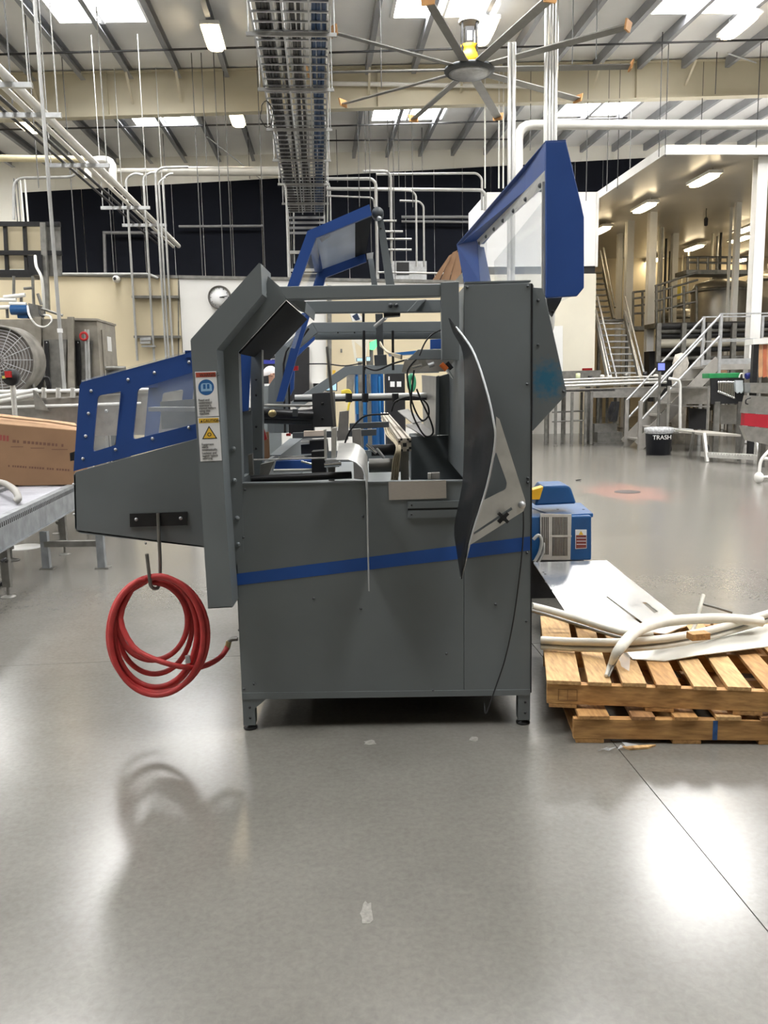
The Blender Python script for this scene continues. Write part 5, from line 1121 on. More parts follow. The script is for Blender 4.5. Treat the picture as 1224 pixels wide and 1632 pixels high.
# back stairs (rise away from the camera)
BS = T('back_stairs', 'grey steel stairs rising beside the white cold room', 'stairs', PB(990, 600, 21.5)[:2] + (0,))
trd = [(514, 954, 995), (523, 955, 997), (533, 957, 999), (543, 959, 1001.5), (552.5, 961, 1004), (563, 963, 1007), (573, 965, 1010), (582.5, 966.5, 1012), (593, 968, 1014)]
for k, (y, x0, x1) in enumerate(trd):
    v_ = 23.6 - k * .26; a, c = PB(x0, y, v_), PB(x1, y, v_)
    K('tread', MB().prism([a, c, c + DB * .24, a + DB * .24], (0, 0, -.04)), GALV, BS)
sl0, sl1, sr0, sr1 = PB(949, 508, 23.9), PB(969, 605, 21.4), PB(995, 500, 23.9), PB(1019, 608, 21.4)
K('stringer', MB().bar(sl0, sl1, .04, .22), GALV, BS); K('stringer', MB().bar(sr0, sr1, .04, .22), GALV, BS)
for (a, va, c, vc) in (((952, 473), 23.9, (983, 603), 21.4), ((950, 494), 23.9, (975, 604), 21.4), ((996, 473), 23.9, (1027, 597), 21.4), ((994, 494), 23.9, (1022, 600), 21.4)): K('handrail', MB().tube([PB(*a, va), PB(*c, vc)], .028, 8), GALV, BS)
K('landing', MB().prism([PB(945, 510, 23.9), PB(997, 508, 23.9), PB(997, 508, 23.9) + DB * 1.2, PB(945, 510, 23.9) + DB * 1.2], (0, 0, -.06)), STEELD, BS)
for k in range(9):
    y = 505 - k * 9; v_ = 24.6 + k * .27; a, c = PB(949 - k * .6, y, v_), PB(974 - k * 1.6, y, v_); K('tread', MB().prism([a, c, c + DB * .24, a + DB * .24], (0, 0, -.04)), STEELD, BS)
for (a, va, c, vc) in (((978, 508), 24.4, (957, 400), 27.4), ((980, 490), 24.4, (962, 395), 27.4)): K('handrail', MB().tube([PB(*a, va), PB(*c, vc)], .03, 8), STEELD, BS)
K('stringer', MB().bar(PB(979, 512, 24.4), PB(961, 430, 27.2), .05, .22), STEELD, BS)
for x in (955, 1000): P = PB(x, 515, 24.2); K('post', MB().tube([P, V((P.x, P.y, 0))], .05, 8), STEELD, BS)
# front stairs (rise to the right) and platform
q = PZ(1018, 716); su, sv = ub(q), vb(q); run, rise = .25, .262
ST = T('front_stairs', 'stainless steel stairs with open treads leading to the railed platform', 'stairs', b(su, sv, 0))
STS = mat('stair_steel', (.50, .48, .45), .35, .6, .1, 8)
for k in range(7): K('tread', MB().bb(su + .02 + k * run, min(su + .30 + k * run, su + 7 * run), sv - .02, sv + .78, rise * (k + .85) - .04, rise * (k + .85)), STS, ST)
for v_ in (sv - .04, sv + .80):
    K('stringer', MB().bar(b(su - .02, v_, .08), b(su + 7 * run, v_, 7 * rise + .08), .012, .26), STS, ST)
    for dz in (1.07, .62): K('handrail', MB().tube([b(su, v_, dz), b(su + 7 * run, v_, 7 * rise + dz)], .026, 8), GALV, ST)
    K('post', MB().bb(su - .04, su + .04, v_ - .03, v_ + .03, 0, 1.07), STS, ST)
pu, pz_ = su + 7 * run, 7 * rise
PT = T('platform', 'steel platform with railings at the top of the front stairs', 'platform', b(pu, sv, 0))
K('deck', MB().bb(pu, 14.5, sv - .05, sv + .85, pz_ - .12, pz_), STS, PT)
for v_ in (sv - .04, sv + .80):
    for dz in (.55, 1.1): K('rail', MB().bb(pu, 14.5, v_ - .02, v_ + .02, pz_ + dz - .03, pz_ + dz), GALV, PT)
    K('toe_board', MB().bb(pu, 14.5, v_ - .01, v_ + .01, pz_, pz_ + .12), GALV, PT)
    for k in range(5): K('post', MB().bb(pu + k * 1.4 - .03, pu + k * 1.4 + .03, v_ - .03, v_ + .03, 0, pz_ + 1.1), GALV, PT)
# trash can
tc = PZ(1049, 724.5); TCN = T('trash_can', 'black plastic trash can with a clear liner at the stair foot', 'trash can', tc)
K('can', MB().lathe([(0, 0), (.24, 0), (.27, .50), (.285, .50), (.285, .54), (.25, .54), (.22, .03), (0, .03)], tc, n=28), mat('navy_plastic', (.010, .012, .020), .5), TCN)
K('liner', MB().lathe([(.275, .44), (.292, .47), (.298, .545), (.25, .56), (.23, .4)], tc, n=20), mat('liner_film', (.55, .56, .58), .25, 0, .3, 30, alpha=.8), TCN)
text('lettering', 'TRASH', tc + V((-.215, -.275, .33)), .125, LABELW, TCN, extrude=.004)
# filling line conveyor table with legs
FT = T('filling_conveyor', 'long stainless filling conveyor table on thin legs before the cold room', 'conveyor', PB(960, 700, 19.3)[:2] + (0,))
vF = 19.3
def fpx(x, y, v=vF): return PB(x, y, v)
K('table_top', MB().prism([fpx(870, 622), fpx(1062, 616), fpx(1062, 616) + DB * .9, fpx(870, 622) + DB * .9], (0, 0, -.04)), STEEL, FT)
K('apron', MB().prism([fpx(942, 620), fpx(1060, 617), fpx(1050, 633), fpx(942, 634)], DB * .02), STEEL, FT)
K('apron', MB().prism([fpx(872, 622), fpx(980, 620), fpx(980, 623), fpx(872, 625)], DB * .02), BLACKM, FT)
for y, r_ in ((610, .03), (615, .035), (605, .02)): K('guide_rail', MB().tube([fpx(880, y + 1), fpx(1062, y - 6)], r_, 8), ALU, FT)
for x, yb2, dv2 in ((871, 700, .3), (886, 702, .1), (897, 694, .6), (912, 706, 0), (927, 684, .9), (934, 708, -.05), (943, 710, -.1), (958, 690, .7), (968, 686, .8), (981, 686, .8), (1002, 690, .7), (1030, 690, .6)):
    P = fpx(x, 625, vF + dv2); lg = K('leg', MB().box((P.x, P.y, P.z / 2 + .02), (.06, .05, P.z - .04)), STEELD, FT); K('foot', MB().lathe([(0, .03), (.02, .03), (.05, 0), (0, 0)], (P.x, P.y, 0), n=8), STEELD, lg)
for y in (657, 672): K('brace', MB().tube([fpx(880, y, vF + .3), fpx(930, y - 2, vF + .3)], .02, 6), STEELD, FT)
for x, y, h, mt in ((921, 606, 12, mat('glow_cap', (.75, .8, .5), .5)), (940, 606, 8, BLACK), (960, 603, 6, ALU), (970, 604, 6, ALU), (998, 602, 8, STEELD), (1028, 600, 8, BLACK), (1045, 601, 5, ALU)):
    P = fpx(x, y, vF + .3); K('fixture', MB().lathe([(0, 0), (.055, 0), (.055, h * .0135), (.03, h * .014), (0, h * .014)], P, n=12), mt, FT)
for k in range(6): K('hose_loop', MB().tube(spl([fpx(975 + k, 640), fpx(970 + k * 1.5, 655), fpx(972 + k * 2, 672), fpx(980 + k, 655), fpx(982 + k, 640)], 4), .012, 6), BLACK, FT)
S('scrap_pile', 'dark machine parts lying on the floor beneath the filling conveyor', 'machine parts', MB().bb(ub(fpx(948, 700)), ub(fpx(996, 700)), vF + .05, vF + .52, 0, .06).bb(ub(fpx(955, 690)), ub(fpx(994, 690)), vF + .12, vF + .48, .06, .3).bb(ub(fpx(952, 680)), ub(fpx(988, 680)), vF + .2, vF + .45, .3, .5), STEELD)
# touch screen on post + covered bundle
TS = T('touch_screen', 'small blue lit operator screen on a post by the front stairs', 'screen', PZ(1066, 700)[:2] + (0,))
tp = PB(1053.5, 584, 17.3)
K('bezel', MB().prism([PB(x, y, 17.3) for x, y in ((1047, 577), (1061, 577), (1061, 592), (1047, 592))], DB * .06), BLACK, TS)
K('display', MB().prism([PB(x, y, 17.29) for x, y in ((1049, 579), (1059.5, 579), (1059.5, 590), (1049, 590))], DB * .008), mat('screen_blue', (.1, .12, .4), .3, 0, 0, emit=(.18, .22, .85), es=1.1), TS)
K('post', MB().tube([tp + DB * .05, V((tp.x, tp.y, 0)) + DB * .05], .03, 8), STEELD, TS)
S('covered_bundle', 'pale cloth covered bundle standing behind the stair handrails', 'bundle', MB().lathe([(0, 0), (.16, 0), (.17, 1.3), (.19, 1.5), (.15, 1.72), (.19, 1.9), (.13, 2.1), (0, 2.14)], PB(1084, 600, 19.3)[:2] + (0,), n=14), mat('pale_cloth', (.60, .56, .50), .8, 0, .2, 10))
# cart with white handle
CA = T('parts_cart', 'stainless parts cart with a white tube handle and papers', 'cart', PB(1098, 706, 17.0)[:2] + (0,))
vA = 17.0
def ca(x, y, dv_=0): return PB(x, y, vA + dv_)
K('handle', MB().tube(elbow([ca(1066, 603), ca(1082, 606), ca(1084, 614), ca(1084, 690)], .06), .03, 8), WHITEP, CA)
for y0 in (615, 645, 688): K('shelf', MB().prism([ca(1066, y0), ca(1130, y0 + 2), ca(1132, y0 + 2, .8), ca(1070, y0, .8)], (0, 0, -.03)), STEEL, CA)
for x in (1066, 1130):
    for dv_ in (0, .75): P = ca(x, 615, dv_); K('post', MB().tube([P, V((P.x, P.y, .08))], .03, 8), STEEL, CA)
for x in (1068, 1128): P = ca(x, 700); K('caster', MB().lathe([(0, -.02), (.07, -.02), (.08, 0), (.07, .02), (0, .02)], (P.x, P.y, .08), (1, 0, 0), 12), BLACK, CA)
K('papers', MB().prism([ca(1075, 683), ca(1105, 684), ca(1106, 688), ca(1076, 688)], DB * .3), LABELW, CA)
K('black_panel', MB().prism([ca(1098, 650, .3), ca(1127, 652, .3), ca(1127, 684, .3), ca(1098, 684, .3)], DB * .03), BLACK, CA)
K('splash_panel', MB().prism([ca(1086, 616, .5), ca(1127, 616, .5), ca(1127, 644, .5), ca(1088, 644, .5)], DB * .01), STEEL, CA)
# tool board with green top
vT = 15.6
def tb(x, y, dv_=0): return PB(x, y, vT + dv_)
TB = T('tool_board', 'black tool board of hanging wrenches with a bright green top', 'tool board', PZ(1160, 716)[:2] + (0,))
K('green_top', MB().prism([tb(1130, 595), tb(1180, 594), tb(1180, 602), tb(1130, 603)], DB * .3), mat('green_plastic', (.02, .25, .08), .4), TB, bev=.01)
K('board', MB().prism([tb(1133, 603, .02), tb(1186, 602, .02), tb(1186, 643, .02), tb(1134, 644, .02)], DB * .04), BLACK, TB)
for k in range(10):
    x = 1145 + k * 2.7; K('wrench', MB().bar(tb(x, 609), tb(x + .4, 624 + k * 1.1), .02, .012).lathe([(0, -.01), (.022, -.01), (.022, .01), (0, .01)], tb(x, 609), (0, 1, 0), 8).lathe([(0, -.01), (.022, -.01), (.022, .01), (0, .01)], tb(x + .4, 624 + k * 1.1), (0, 1, 0), 8), CHROME, TB)
K('glove', MB().prism([tb(x, y, -.05) for x, y in ((1172, 606), (1184, 606), (1185, 622), (1182, 627), (1179, 624), (1176, 627), (1173, 624))], DB * .04), mat('pale_glove', (.55, .60, .62), .7), TB)
for x in (1143, 1180): P = tb(x, 640, .04); K('leg', MB().box((P.x, P.y, P.z / 2), (.10, .06, P.z)), STEELD, TB)
K('white_hook', MB().tube(spl([tb(1178, 602), tb(1180, 596), tb(1184, 596), tb(1185, 603)], 4), .015, 8), WHITEP, TB); K('blue_cap', MB().tube([tb(1189, 600), tb(1196, 598)], .06, 10), mat('cap_blue', (.02, .03, .22), .5), TB)
K('back_sheet', MB().prism([tb(1148, 645, .3), tb(1182, 645, .3), tb(1182, 676, .3), tb(1148, 676, .3)], DB * .02), STEEL, TB)
# aluminium step stool
q0, q1 = PZ(1127, 736), PZ(1211, 741); SS = T('step_stool', 'aluminium two-step work platform with ribbed lower step', 'step stool', (q0 + q1) / 2)
h1, h2 = .27, .52; ev = DB
for q in (q0, q1):
    K('side_leg', MB().bar(q, q + ev * .18 + V((0, 0, h2)), .07, .05, (1, 0, 0)), ALU, SS); K('rear_leg', MB().bar(q + ev * .75, q + ev * .6 + V((0, 0, h2)), .06, .05, (1, 0, 0)), STEELD, SS)
K('lower_step', MB().prism([q0 + V((0, 0, .17)), q1 + V((0, 0, .17)), q1 + ev * .28 + V((0, 0, .17)), q0 + ev * .28 + V((0, 0, .17))], (0, 0, -.09)), ALU, SS)
for k in range(18): P = q0 + (q1 - q0) * ((k + .7) / 19) + V((0, -.004, .16)); K('tread_rib', MB().box(P, (.018, .008, .03)), WHITEP, SS)
K('upper_step', MB().prism([q0 + ev * .18 + V((0, 0, h2)), q0 + ev * .18 + (q1 - q0) * .72 + V((0, 0, h2)), q0 + ev * 1.45 + (q1 - q0) * .72 + V((0, 0, h2)), q0 + ev * 1.45 + V((0, 0, h2))], (0, 0, -.04)), mat('dusty_step', (.42, .40, .36), .5, .2), SS)
# red and steel hopper
vH = 13.5
def hp_(x, y, dv_=0): return PB(x, y, vH + dv_)
HO = T('hopper', 'stainless hopper with a red band on legs at the frame edge', 'hopper', PZ(1210, 742)[:2] + (0,))
K('upper_body', MB().prism([hp_(1191, 630), hp_(1240, 633), hp_(1240, 662), hp_(1185, 658)], DB * .12), STEEL, HO); K('red_band', MB().prism([hp_(1187, 658.5), hp_(1240, 662.5), hp_(1240, 684), hp_(1186, 678)], DB * .12), mat('hopper_red', (.35, .012, .025), .4), HO)
K('lower_body', MB().prism([hp_(1183, 678.5), hp_(1240, 684.5), hp_(1240, 712), hp_(1192, 702)], DB * .12), STEEL, HO)
K('handle', MB().tube(elbow([hp_(1196, 634, -.02), hp_(1189, 636, -.05), hp_(1188, 643, -.05), hp_(1192, 644, -.02)], .04), .012, 6), BLACK, HO)
for x in (1215, 1238): P = hp_(x, 700, .3); K('leg', MB().box((P.x, P.y, P.z / 2), (.09, .09, P.z)), STEELD, HO)
# frame with orange curtain
OC = T('strip_curtain_frame', 'dark framed booth with orange strip curtain and a white top rail', 'booth', hp_(1214, 690, 1.0)[:2] + (0,))
P = PB(1204, 545, 15.4); K('post', MB().box((P.x, P.y, P.z / 2), (.10, .10, P.z)), BLACKM, OC)
K('top_rail', MB().prism([PB(x, y, 15.3) for x, y in ((1200, 540), (1250, 536), (1250, 546), (1200, 549))], DB * .3), WHITEP, OC)
for k in range(5):
    x = 1209 + k * 7; K('curtain_strip', MB().prism([PB(x, 549, 15.4), PB(x + 6.4, 549, 15.4), PB(x + 6.4, 600, 15.4), PB(x, 602, 15.4)], DB * .01), mat('orange_curtain' + str(k % 2), (.50, .16, .08) if k % 2 else (.62, .34, .18), .4, 0, .2, 5), OC)
K('lower_shelf', MB().prism([PB(x, y, 15.3) for x, y in ((1196, 610), (1250, 610), (1250, 628), (1196, 626))], DB * .3), STEEL, OC)
# caster rack
cx_ = PZ(1209, 770); RK = T('caster_rack', 'white tube rack on white casters standing on the open floor', 'rack', cx_)
K('caster', MB().lathe([(0, -.03), (.07, -.03), (.085, 0), (.07, .03), (0, .03)], cx_ + V((0, 0, .085)), (1, .3, 0), 16), WHITEP, RK)
K('tube_frame', MB().tube(elbow([cx_ + V((0, 0, .15)), cx_ + V((.01, 0, .34)), cx_ + V((.42, 0, .80))], .08), .025, 8), WHITEP, RK); K('tube_frame', MB().tube([cx_ + V((.06, 0, .36)), cx_ + V((.6, 0, .33))], .025, 8), WHITEP, RK); K('tube_frame', MB().tube([cx_ + V((.10, .3, .05)), cx_ + V((.7, .3, .05))], .025, 8), WHITEP, RK)
c2_ = cx_ + V((.55, .05, 0)); K('caster', MB().lathe([(0, -.03), (.07, -.03), (.085, 0), (.07, .03), (0, .03)], c2_ + V((0, 0, .085)), (1, .3, 0), 16), WHITEP, RK); K('tube_frame', MB().tube([c2_ + V((0, 0, .15)), c2_ + V((0, 0, .34))], .025, 8), WHITEP, RK)
# floor drain
S('floor_drain', 'dark round floor drain within a faded pink paint stain', 'drain', MB().lathe([(0, .004), (.17, .004), (.18, 0), (0, 0)], drain_c, n=24), mat('drain_iron', (.06, .05, .045), .7, 0, .3, 40))
P = PZ(923, 766); S('floor_debris', 'tiny dark scrap lying on the open floor', 'debris', MB().bar(P + V((-.05, 0, .008)), P + V((.03, .03, .012)), .02, .012).bar(P + V((0, 0, .012)), P + V((.02, -.04, .02)), .014, .012), BLACK)
# tanks and platforms deep in the annex
def tank(x, ytop, rpx, v, label, dome=.3):
    P = PB(x, ytop, v); r_ = rpx * v * 1.03 / FPX
    t_ = T('process_tank', label, 'tank', V((P.x, P.y, 0)))
    K('shell', MB().lathe([(0, .5), (r_ * .5, .5), (r_, .9), (r_, P.z - dome), (r_ * .9, P.z - dome * .4), (r_ * .4, P.z), (0, P.z)], V((P.x, P.y, 0)), n=32), mat('tank_steel', (.34, .32, .28), .35, .7, .15, 3), t_)
    K('top_ring', MB().lathe([(r_, P.z - dome - .1), (r_ * 1.03, P.z - dome - .1), (r_ * 1.03, P.z - dome), (r_, P.z - dome)], V((P.x, P.y, 0)), n=32), STEELD, t_)
    K('manway', MB().lathe([(0, P.z + .25), (.25, P.z + .2), (.25, P.z - .1)], V((P.x, P.y, 0)), n=16), STEELD, t_)
    for k in range(4): a = PI / 4 + k * PI / 2; K('leg', MB().tube([V((P.x + r_ * .8 * math.cos(a), P.y + r_ * .8 * math.sin(a), 0)), V((P.x + r_ * .8 * math.cos(a), P.y + r_ * .8 * math.sin(a), .9))], .06, 8), STEELD, t_)
tank(1148, 446, 42, 26.45, 'tall dull steel tank beneath the railed gantry'); tank(1090, 492, 36, 30, 'lower dark steel tank with a domed top'); tank(1235, 430, 40, 27.5, 'steel tank partly cut by the frame edge')
def railing(label, x0, x1, ys, v, posts, mt=STEELD, name='tank_railing'):
    r_ = T(name, label, 'railing', PB(x0, ys[-1], v))
    for y0, y1 in [(y if isinstance(y, tuple) else (y, y)) for y in ys[:-1]]: K('rail', MB().tube([PB(x0, y0, v), PB(x1, y1, v)], .035, 6), mt, r_)
    for x in posts:
        K('post', MB().tube([PB(x, ys[0][0] if isinstance(ys[0], tuple) else ys[0], v), PB(x, ys[-1], v)], .04, 6), mt, r_)
    K('deck', MB().prism([PB(x0, ys[-1], v), PB(x1, ys[-1], v), PB(x1, ys[-1], v) + DB * .8, PB(x0, ys[-1], v) + DB * .8], (0, 0, -.12)), mt, r_)
railing('dark gantry railing above the tall steel tank', 1094, 1200, [(410, 410), (418, 420), 430], 24.5, (1096, 1112, 1128, 1144, 1160, 1176, 1192))
railing('sloping walkway railing left of the tanks', 1044, 1112, [(456, 434), (466, 446), (480, 462), (496, 480), 515], 24.0, (1046, 1058, 1070, 1090, 1110))
railing('dim walkway railing beyond the lit white column', 1008, 1040, [(466, 462), (476, 472), (488, 484), (500, 498), 520], 26, (1009, 1024, 1039))
S('yellow_doorframe', 'small yellow lit door frame behind the walkway railing', 'door frame', MB().prism([PB(x, y, 33.9) for x, y in ((1076, 455), (1090, 450), (1090, 475), (1076, 478))], DB * .1), mat('door_yellow', (.65, .55, .12), .5))
PRK = T('process_skid', 'dark low process skid of pipes and beams under the tanks', 'process skid', PB(1110, 560, 22.5)[:2] + (0,))
for i, (y, r_, mt) in enumerate(((518, .09, DARKPIPE), (526, .07, STEELD), (534, .08, DARKPIPE), (545, .14, CREAM), (556, .08, DARKPIPE), (570, .06, STEELD))): K('pipe_run', MB().tube([PB(1046, y + 2, 22.5 + .1 * i), PB(1230, y - 2, 22.5 + .1 * i)], r_, 8), mt, PRK)
for x in (1050, 1090, 1130, 1170, 1210): P = PB(x, 515, 22.4); K('support', MB().box((P.x, P.y, P.z / 2), (.12, .12, P.z)), STEELD, PRK)
K('black_block', MB().prism([PB(x, y, 23.2) for x, y in ((1035, 560), (1125, 556), (1125, 640), (1035, 640))], DB * .4), BLACKM, PRK)  # plain black block behind the pipe runs
K('steel_bin', MB().prism([PB(x, y, 21) for x, y in ((1115, 576), (1198, 574), (1195, 587), (1118, 588))], DB * .4), STEEL, PRK)
K('carton', MB().prism([PB(x, y, 20.5) for x, y in ((1147, 584), (1159, 584), (1159, 594), (1147, 594))], DB * .2), CARD, PRK)

# =====================================================================
# SEEN THROUGH THE MACHINE
# =====================================================================
BM = T('blue_machine', 'deep blue upright machine seen through the open packer', 'machine', PB(590, 650, 12.5)[:2] + (0,))
vM = 12.5
a, c = PB(566, 592, vM), PB(611, 591, vM)
K('cabinet', MB().bb(ub(a), ub(c), vM, vM + .5, .0, a.z), MBLUE, BM, bev=.02)
K('column', MB().tube([PB(596, 592, vM - .05), V((PB(596, 592, vM - .05).x, PB(596, 592, vM - .05).y, .3))], .06, 12), MBLUE, BM)
K('head', MB().prism([PB(x, y, vM - .02) for x, y in ((622, 563), (690, 556), (692, 562), (624, 567))], DB * .4), MBLUE, BM)
for x in (568, 580, 604): K('pipe', MB().tube([PB(x, 600, vM - .06), PB(x + 1, 660, vM - .06)], .022, 8), mat('blue_hose', (.02, .16, .40), .4), BM)
for k in range(3): K('yellow_cable', MB().tube(spl([PB(544, 624 + k, vM - .3), PB(556, 622 + k * 2, vM - .3), PB(560, 632 + k, vM - .3), PB(556, 645, vM - .3), PB(554, 660, vM - .3)], 5), .018, 6), mat('cable_yellow', (.70, .55, .05), .5), BM)
K('grey_column', MB().prism([PB(x, y, vM - .1) for x, y in ((553, 592), (565, 592), (563, 640), (552, 640))], DB * .1), STEEL, BM)
CBX = T('control_box', 'black control box with two white squares inside the packer view', 'control box', PB(630, 640, 11.5)[:2] + (0,))
K('case', MB().bb(ub(PB(615, 592, 11.5)), ub(PB(645, 592, 11.5)), 11.5, 11.8, 0, PB(630, 592, 11.5).z), BLACK, CBX)
for x in (622, 632.5): K('white_square', MB().prism([PB(q, y, 11.49) for q, y in ((x, 608), (x + 7, 608), (x + 7, 616.5), (x, 616.5))], DB * .008), LABELW, CBX)
K('white_square', MB().prism([PB(q, y, 11.49) for q, y in ((619, 600), (621, 600), (621, 606), (619, 606))], DB * .008), LABELW, CBX)
K('green_ring', MB().tube([PB(656 + 4 * math.cos(t), 610 + 12 * math.sin(t), 11.4) for t in [2 * PI * j / 20 for j in range(20)]], .03, 8, closed=True), mat('green_hose', (.02, .20, .10), .5), CBX)
GL = mat('screen_cyan', (.3, .5, .6), .3, 0, 0, emit=(.45, .65, .80), es=.6)
def screen(label, px, v, emitm, stand=True):
    r_ = T('monitor', label, 'monitor', PB(*px[3], v)[:2] + (0,)); cx0 = sum(q[0] for q in px) / 4; cy0 = sum(q[1] for q in px) / 4
    K('bezel', MB().prism([PB(cx0 + (x - cx0) * 1.18, cy0 + (y - cy0) * 1.18, v) for x, y in px], DB * .06), BLACK, r_); K('display', MB().prism([PB(x, y, v - .006) for x, y in px], DB * .005), emitm, r_)
    if stand: P = PB(cx0, cy0 + 4, v + .05); K('post', MB().tube([P, V((P.x, P.y, 0))], .03, 8), STEELD, r_)
screen('pale blue lit monitor on a post before the white wall', [(520, 608), (536, 608), (536, 622), (520, 622)], 16.5, GL)
screen('small cyan screen above the grey portal beam', [(569, 571), (578, 571), (578, 575.5), (569, 575.5)], 12.0, GL); screen('second small cyan screen beside the grey actuator', [(584, 569), (590, 569), (590, 575), (584, 575)], 12.0, GL)
wd_ = T('towel_dispenser', 'white dispenser with a dark window on the white wall', 'dispenser', PB(506, 625, 17.8)); K('case', MB().prism([PB(x, y, 17.75) for x, y in ((496, 604), (516, 604), (516, 611), (497, 611))], DB * .2), WHITEP, wd_); K('window', MB().prism([PB(x, y, 17.8) for x, y in ((499, 611), (512, 611), (512, 624), (500, 624))], DB * .15), BLACK, wd_)
S('yellow_sign', 'small yellow notice on the cream wall through the machine', 'sign', MB().prism([PB(x, y, 17.9) for x, y in ((530, 590), (535, 590), (534, 600), (530, 600))], DB * .02), LYEL)
S('wall_socket', 'small grey outlet on the cream wall through the machine', 'outlet', MB().prism([PB(x, y, 17.9) for x, y in ((542.5, 556), (545.5, 556), (545.5, 562), (542.5, 562))], DB * .03), STEELD)
for x in (524, 526): S('wall_conduit', 'grey conduit running down the cream wall behind the packer', 'pipe', MB().tube([PB(x, 455, 17.85), PB(x, 640, 17.85)], .035, 8), STEELD, 'conduits behind the packer')
gn = T('indicator_panel', 'glowing green indicator on an angled bracket behind the packer', 'indicator', PB(594, 575, 13.5)); K('glow', MB().prism([PB(x, y, 13.5) for x, y in ((589, 546), (600, 541), (601, 552), (596, 558), (589, 557))], DB * .03), mat('green_glow', (.1, .6, .2), .4, 0, 0, emit=(.15, .95, .35), es=1.0), gn)
gq = PB(592, 575, 13.55); K('post', MB().tube([V((gq.x, gq.y, 0)), gq + V((0, 0, .3))], .03, 8), STEELD, gn); K('bracket', MB().bar(PB(562, 540, 13.5), PB(568, 578, 13.5), .04, .03).bar(PB(588, 532, 13.5), PB(580, 577, 13.5), .10, .03), CREAM, gn); K('plate', MB().prism([PB(x, y, 13.6) for x, y in ((562, 536), (590, 536), (578, 555), (566, 545))], DB * .02), CREAM, gn)
dc = T('wall_device', 'tilted white handheld dock with dark face on the cream wall', 'device', PB(570, 512, 15.5)); K('case', MB().prism([PB(x, y, 15.5) for x, y in ((558, 500), (570, 497), (582, 511), (562, 512))], DB * .12), WHITEP, dc); K('face', MB().prism([PB(x, y, 15.49) for x, y in ((561, 504), (569, 499), (574, 509), (567, 511))], DB * .01), mat('device_face', (.03, .05, .10), .3), dc)
wo = T('upper_window', 'small dark window in a pale surround above the partition wall', 'window', PB(680, 440, 21)); K('surround', MB().prism([PB(x, y, 21) for x, y in ((624, 416), (680, 416), (680, 708), (624, 708))], DB * .05), GALV, wo); K('pane', MB().prism([PB(x, y, 20.98) for x, y in ((632, 418), (652, 418), (652, 438), (632, 438))], DB * .02), BLACK, wo)
# notice board with headline behind the person
nb = T('notice_board', 'black notice board with a blue banner behind the person', 'board', PB(440, 600, 17.4)); K('panel', MB().prism([PB(x, y, 17.93) for x, y in ((405, 556), (493, 553), (493, 640), (405, 640))], DB * .07), BLACK, nb)
K('blue_banner', MB().prism([PB(x, y, 17.92) for x, y in ((420, 574), (470, 573), (470, 579), (420, 580))], DB * .01), mat('banner_blue', (.03, .04, .32), .5), nb)
text('headline', 'Quality Items', PB(422, 562.5, 17.92), .075, LABELW, nb, extrude=.002); text('headline', 'Departments & Safety', PB(418, 566.6, 17.92), .062, LABELW, nb, extrude=.002); text('headline', 'Suggestions', PB(428, 573, 17.92), .04, LABELW, nb, extrude=.002)
# person standing at the far aisle
pp = PB(431, 596, 15.5); gx_, gy_ = pp.x - .0, pp.y
PE = T('person', 'person in dark shirt, white hair net and glasses standing beyond the packer', 'person', (gx_, gy_, 0))
hz = pp.z - .02
def skin(name, verts, edges, radii, mt, parent, sub=2):
    me = bpy.data.meshes.new(name); me.from_pydata([V(v) + V((gx_, gy_, 0)) - OFF[parent.name] for v in verts], edges, []); me.materials.append(mt)
    o = bpy.data.objects.new(name, me); COL.objects.link(o); o.parent = parent; OFF[o.name] = OFF[parent.name]
    sk = o.modifiers.new('skin', 'SKIN'); sk.use_smooth_shade = True
    for i, r_ in enumerate(radii): me.skin_vertices[0].data[i].radius = (r_ if isinstance(r_, tuple) else (r_, r_))
    me.skin_vertices[0].data[0].use_root = True
    ss = o.modifiers.new('sub', 'SUBSURF'); ss.levels = sub; ss.render_levels = sub
    return o
SKIN = mat('skin_tone', (.45, .25, .18), .5, 0, .08, 20); SHIRT = mat('dark_shirt', (.015, .016, .022), .7, 0, .2, 10); PANT = mat('dark_trousers', (.03, .035, .05), .7)
h = hz
bv = [(0, 0, .95), (0, 0, 1.15), (0, 0, h - .36), (.01, 0, h - .24), (.02, 0, h - .16), (.035, 0, h - .08), (.03, 0, h + .02), (.02, 0, h + .09),
      (0, .19, h - .34), (.04, .24, h - .60), (.22, .20, h - .72), (.34, .16, h - .72), (0, -.19, h - .34), (.04, -.24, h - .60), (.22, -.20, h - .72), (.34, -.16, h - .72),
      (0, .10, .88), (.02, .11, .48), (0, .11, .08), (.16, .12, .04), (0, -.10, .88), (.02, -.11, .48), (0, -.11, .08), (.16, -.12, .04)]
be = [(0, 1), (1, 2), (2, 3), (3, 4), (4, 5), (5, 6), (6, 7), (2, 8), (8, 9), (9, 10), (10, 11), (2, 12), (12, 13), (13, 14), (14, 15), (0, 16), (16, 17), (17, 18), (18, 19), (0, 20), (20, 21), (21, 22), (22, 23)]
brd = [(.11, .15), (.11, .15), (.11, .15), .06, .06, (.09, .075), (.105, .085), (.07, .06), .06, .045, .035, .03, .06, .045, .035, .03, .08, .055, .04, .035, .08, .055, .04, .035]
skin('body', bv, be, brd, SKIN, PE)
tv = [bv[i] for i in (0, 1, 2, 3, 8, 9, 10, 12, 13, 14)]; te = [(0, 1), (1, 2), (2, 3), (2, 4), (4, 5), (5, 6), (2, 7), (7, 8), (8, 9)]
skin('shirt', tv, te, [(.13, .17), (.13, .17), (.13, .17), .075, .075, .06, .048, .075, .06, .048], SHIRT, PE)
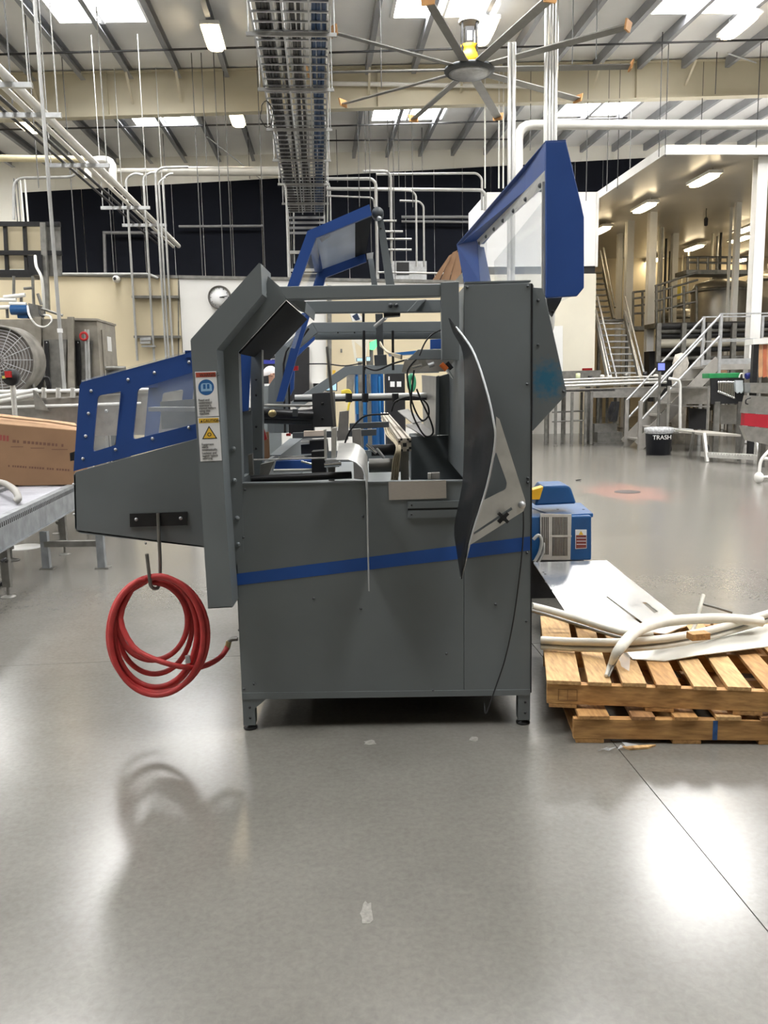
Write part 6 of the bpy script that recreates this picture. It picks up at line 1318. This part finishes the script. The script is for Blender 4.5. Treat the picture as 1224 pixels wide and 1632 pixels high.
lv = [bv[i] for i in (0, 16, 17, 18, 20, 21, 22)]; skin('trousers', lv, [(0, 1), (1, 2), (2, 3), (0, 4), (4, 5), (5, 6)], [(.12, .16), .095, .07, .055, .095, .07, .055], PANT, PE)
hc = V((gx_ + .005, gy_, hz + .045))
mb = MB()
rows_ = []
for i in range(9):
    ph = PI * i / 8 * .62; rows_.append([hc + V((.125 * math.sin(ph) * math.cos(t) - .02, .10 * math.sin(ph) * math.sin(t), .12 * math.cos(ph) - .02 * math.cos(t) * -math.sin(ph))) for t in [2 * PI * j / 20 for j in range(21)]])
K('hair_net', MB().loft(rows_, True), mat('hair_net_white', (.80, .76, .76), .8, 0, .05, 40), PE)
fx = gx_ + .12; fz = hz + .0
K('glasses', MB().box((fx + .01, gy_ - .03, fz + .01), (.012, .045, .03)).box((fx + .01, gy_ + .03, fz + .01), (.012, .045, .03)).bar((fx, gy_ - .08, fz + .015), (fx - .10, gy_ - .085, fz + .02), .006, .008), mat('glasses_frame', (.10, .03, .02), .3), PE)
K('nose', MB().prism([V((fx - .01, gy_ - .012, fz + .01)), V((fx + .035, gy_, fz - .03)), V((fx - .01, gy_ + .012, fz + .01)), V((fx - .01, gy_, fz - .04))], (.002, 0, 0)), SKIN, PE)
K('mouth', MB().box((fx - .005, gy_, fz - .062), (.012, .045, .008)), mat('lip', (.30, .10, .09), .5), PE)
for s_ in (-1, 1): K('ear', MB().lathe([(0, -.01), (.03, -.005), (.03, .01), (0, .012)], V((gx_ + .03, gy_ + s_ * .088, fz)), (0, s_, 0), 10), SKIN, PE)
S('packing_table', 'grey table with white papers before the person', 'table', MB().bb(ub(PB(415, 615, 14.9)), ub(PB(445, 615, 14.9)), 14.9, 15.2, 0, PB(430, 615, 14.9).z), GREY)
S('paper_stack', 'white papers lying on the grey table before the person', 'papers', MB().bb(ub(PB(421, 613, 14.9)), ub(PB(434, 613, 14.9)), 14.92, 15.12, PB(430, 615, 14.9).z, PB(430, 611.5, 14.9).z), LABELW)
